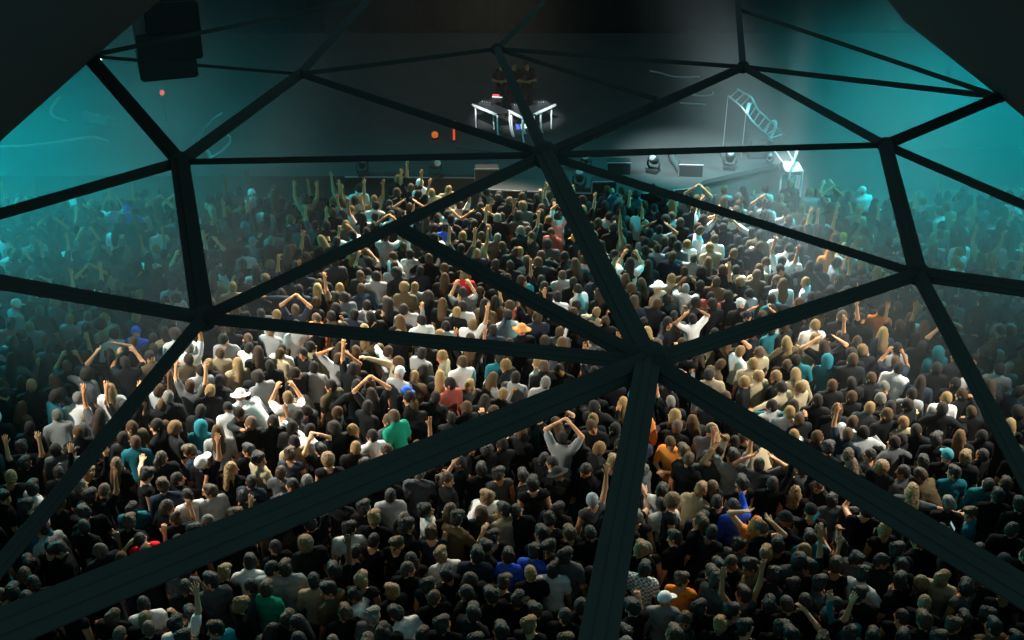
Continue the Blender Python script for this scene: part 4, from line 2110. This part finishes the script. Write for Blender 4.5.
# ------------------------------------------------------------------ light
def spot(name, loc, target, power, color, size, blend=.6, radius=.25):
    l = bpy.data.lights.new(name, 'SPOT')
    l.energy = power
    l.color = color
    l.spot_size = math.radians(size)
    l.spot_blend = blend
    l.shadow_soft_size = radius
    o = bpy.data.objects.new(name, l)
    col.objects.link(o)
    o.location = loc
    o.rotation_euler = (Vector(target) - Vector(loc)).to_track_quat('-Z', 'Y').to_euler()
    return o


def floor_at(x, y, z=1.6):
    return at_z(x, y, z)


WARM, COOL, TEAL = (1.0, .85, .64), (.93, .97, 1.0), (.0, .8, .88)
spot('stage_spot_left', (-2, 29, 10.5), floor_at(290, 350), 32000, (1, .95, .84), 27, .95)
spot('stage_spot_centre', (-.5, 34, 11), floor_at(470, 248), 62000, WARM, 34, .95)
spot('stage_spot_right', (3, 30, 10.5), floor_at(770, 330), 28000, (1, .92, .8), 28, .95)
spot('stage_spot_pool', (3.5, 31, 11), floor_at(745, 238), 60000, (.82, .97, 1), 21, .95)
spot('front_spot', (1, 26, 10.5), floor_at(500, 500), 6500, WARM, 44, .95)
spot('front_spot_left', (-7, 22, 8.5), floor_at(230, 530), 6000, WARM, 50, .95, .12)
spot('front_spot_right', (8, 22, 8.5), floor_at(800, 530), 6000, WARM, 50, .95, .12)
spot('side_spot_left', (-12, 14.8, 7.6), floor_at(285, 395), 10000, (1, .93, .8), 48, .95, .12)
spot('side_spot_right', (12.5, 15.2, 7.6), floor_at(800, 390), 9500, (1, .93, .8), 48, .95, .12)
spot('haze_wash_left', (-19.2, 26, 7.5), (-9, 22, 1.5), 11500, TEAL, 80, .9, .5)
spot('haze_wash_right', (19.2, 27, 7.5), (9, 23.5, 1.5), 8500, TEAL, 78, .9, .5)
spot('haze_wash_inner', (13, 27.5, 9.5), floor_at(790, 200), 9000, TEAL, 62, .95, .6)
spot('deck_wash', (4, 23, 10.5), at_z(690, 160, SZ), 19000, (.78, .98, 1), 24, .95)
for k, (tx, ty) in enumerate(((487, 114), (516, 118), (545, 114))):
    spot('added_table_spot', (-1 + k * .6, 22, 8), at_z(tx, ty, SZ + .35), 15000, COOL, 4.8, .7)  # unseen narrow spots added to whiten the table rails and legs
spot('added_stand_spot', (6, 23, 9.5), at_z(790, 160, SZ), 40000, COOL, 6, .6)  # unseen spot added to brighten the white stand

w = bpy.data.worlds.new('world')
sc.world = w
w.use_nodes = True
bg = w.node_tree.nodes['Background']
bg.inputs['Color'].default_value = (.38, .92, 1.0, 1)
bg.inputs['Strength'].default_value = .15

sc.view_settings.view_transform = 'Standard'
sc.view_settings.look = 'None'
sc.view_settings.gamma = 1.0
sc.view_settings.exposure = 0.0
sc.view_settings.use_curve_mapping = False
cy = sc.cycles
cy.use_denoising = True
cy.max_bounces = 4
cy.diffuse_bounces = 2
cy.glossy_bounces = 2
cy.volume_bounces = 0
cy.volume_max_steps = 128
cy.volume_step_rate = .4
cy.caustics_reflective = False
cy.caustics_refractive = False
cy.sample_clamp_indirect = 4.0
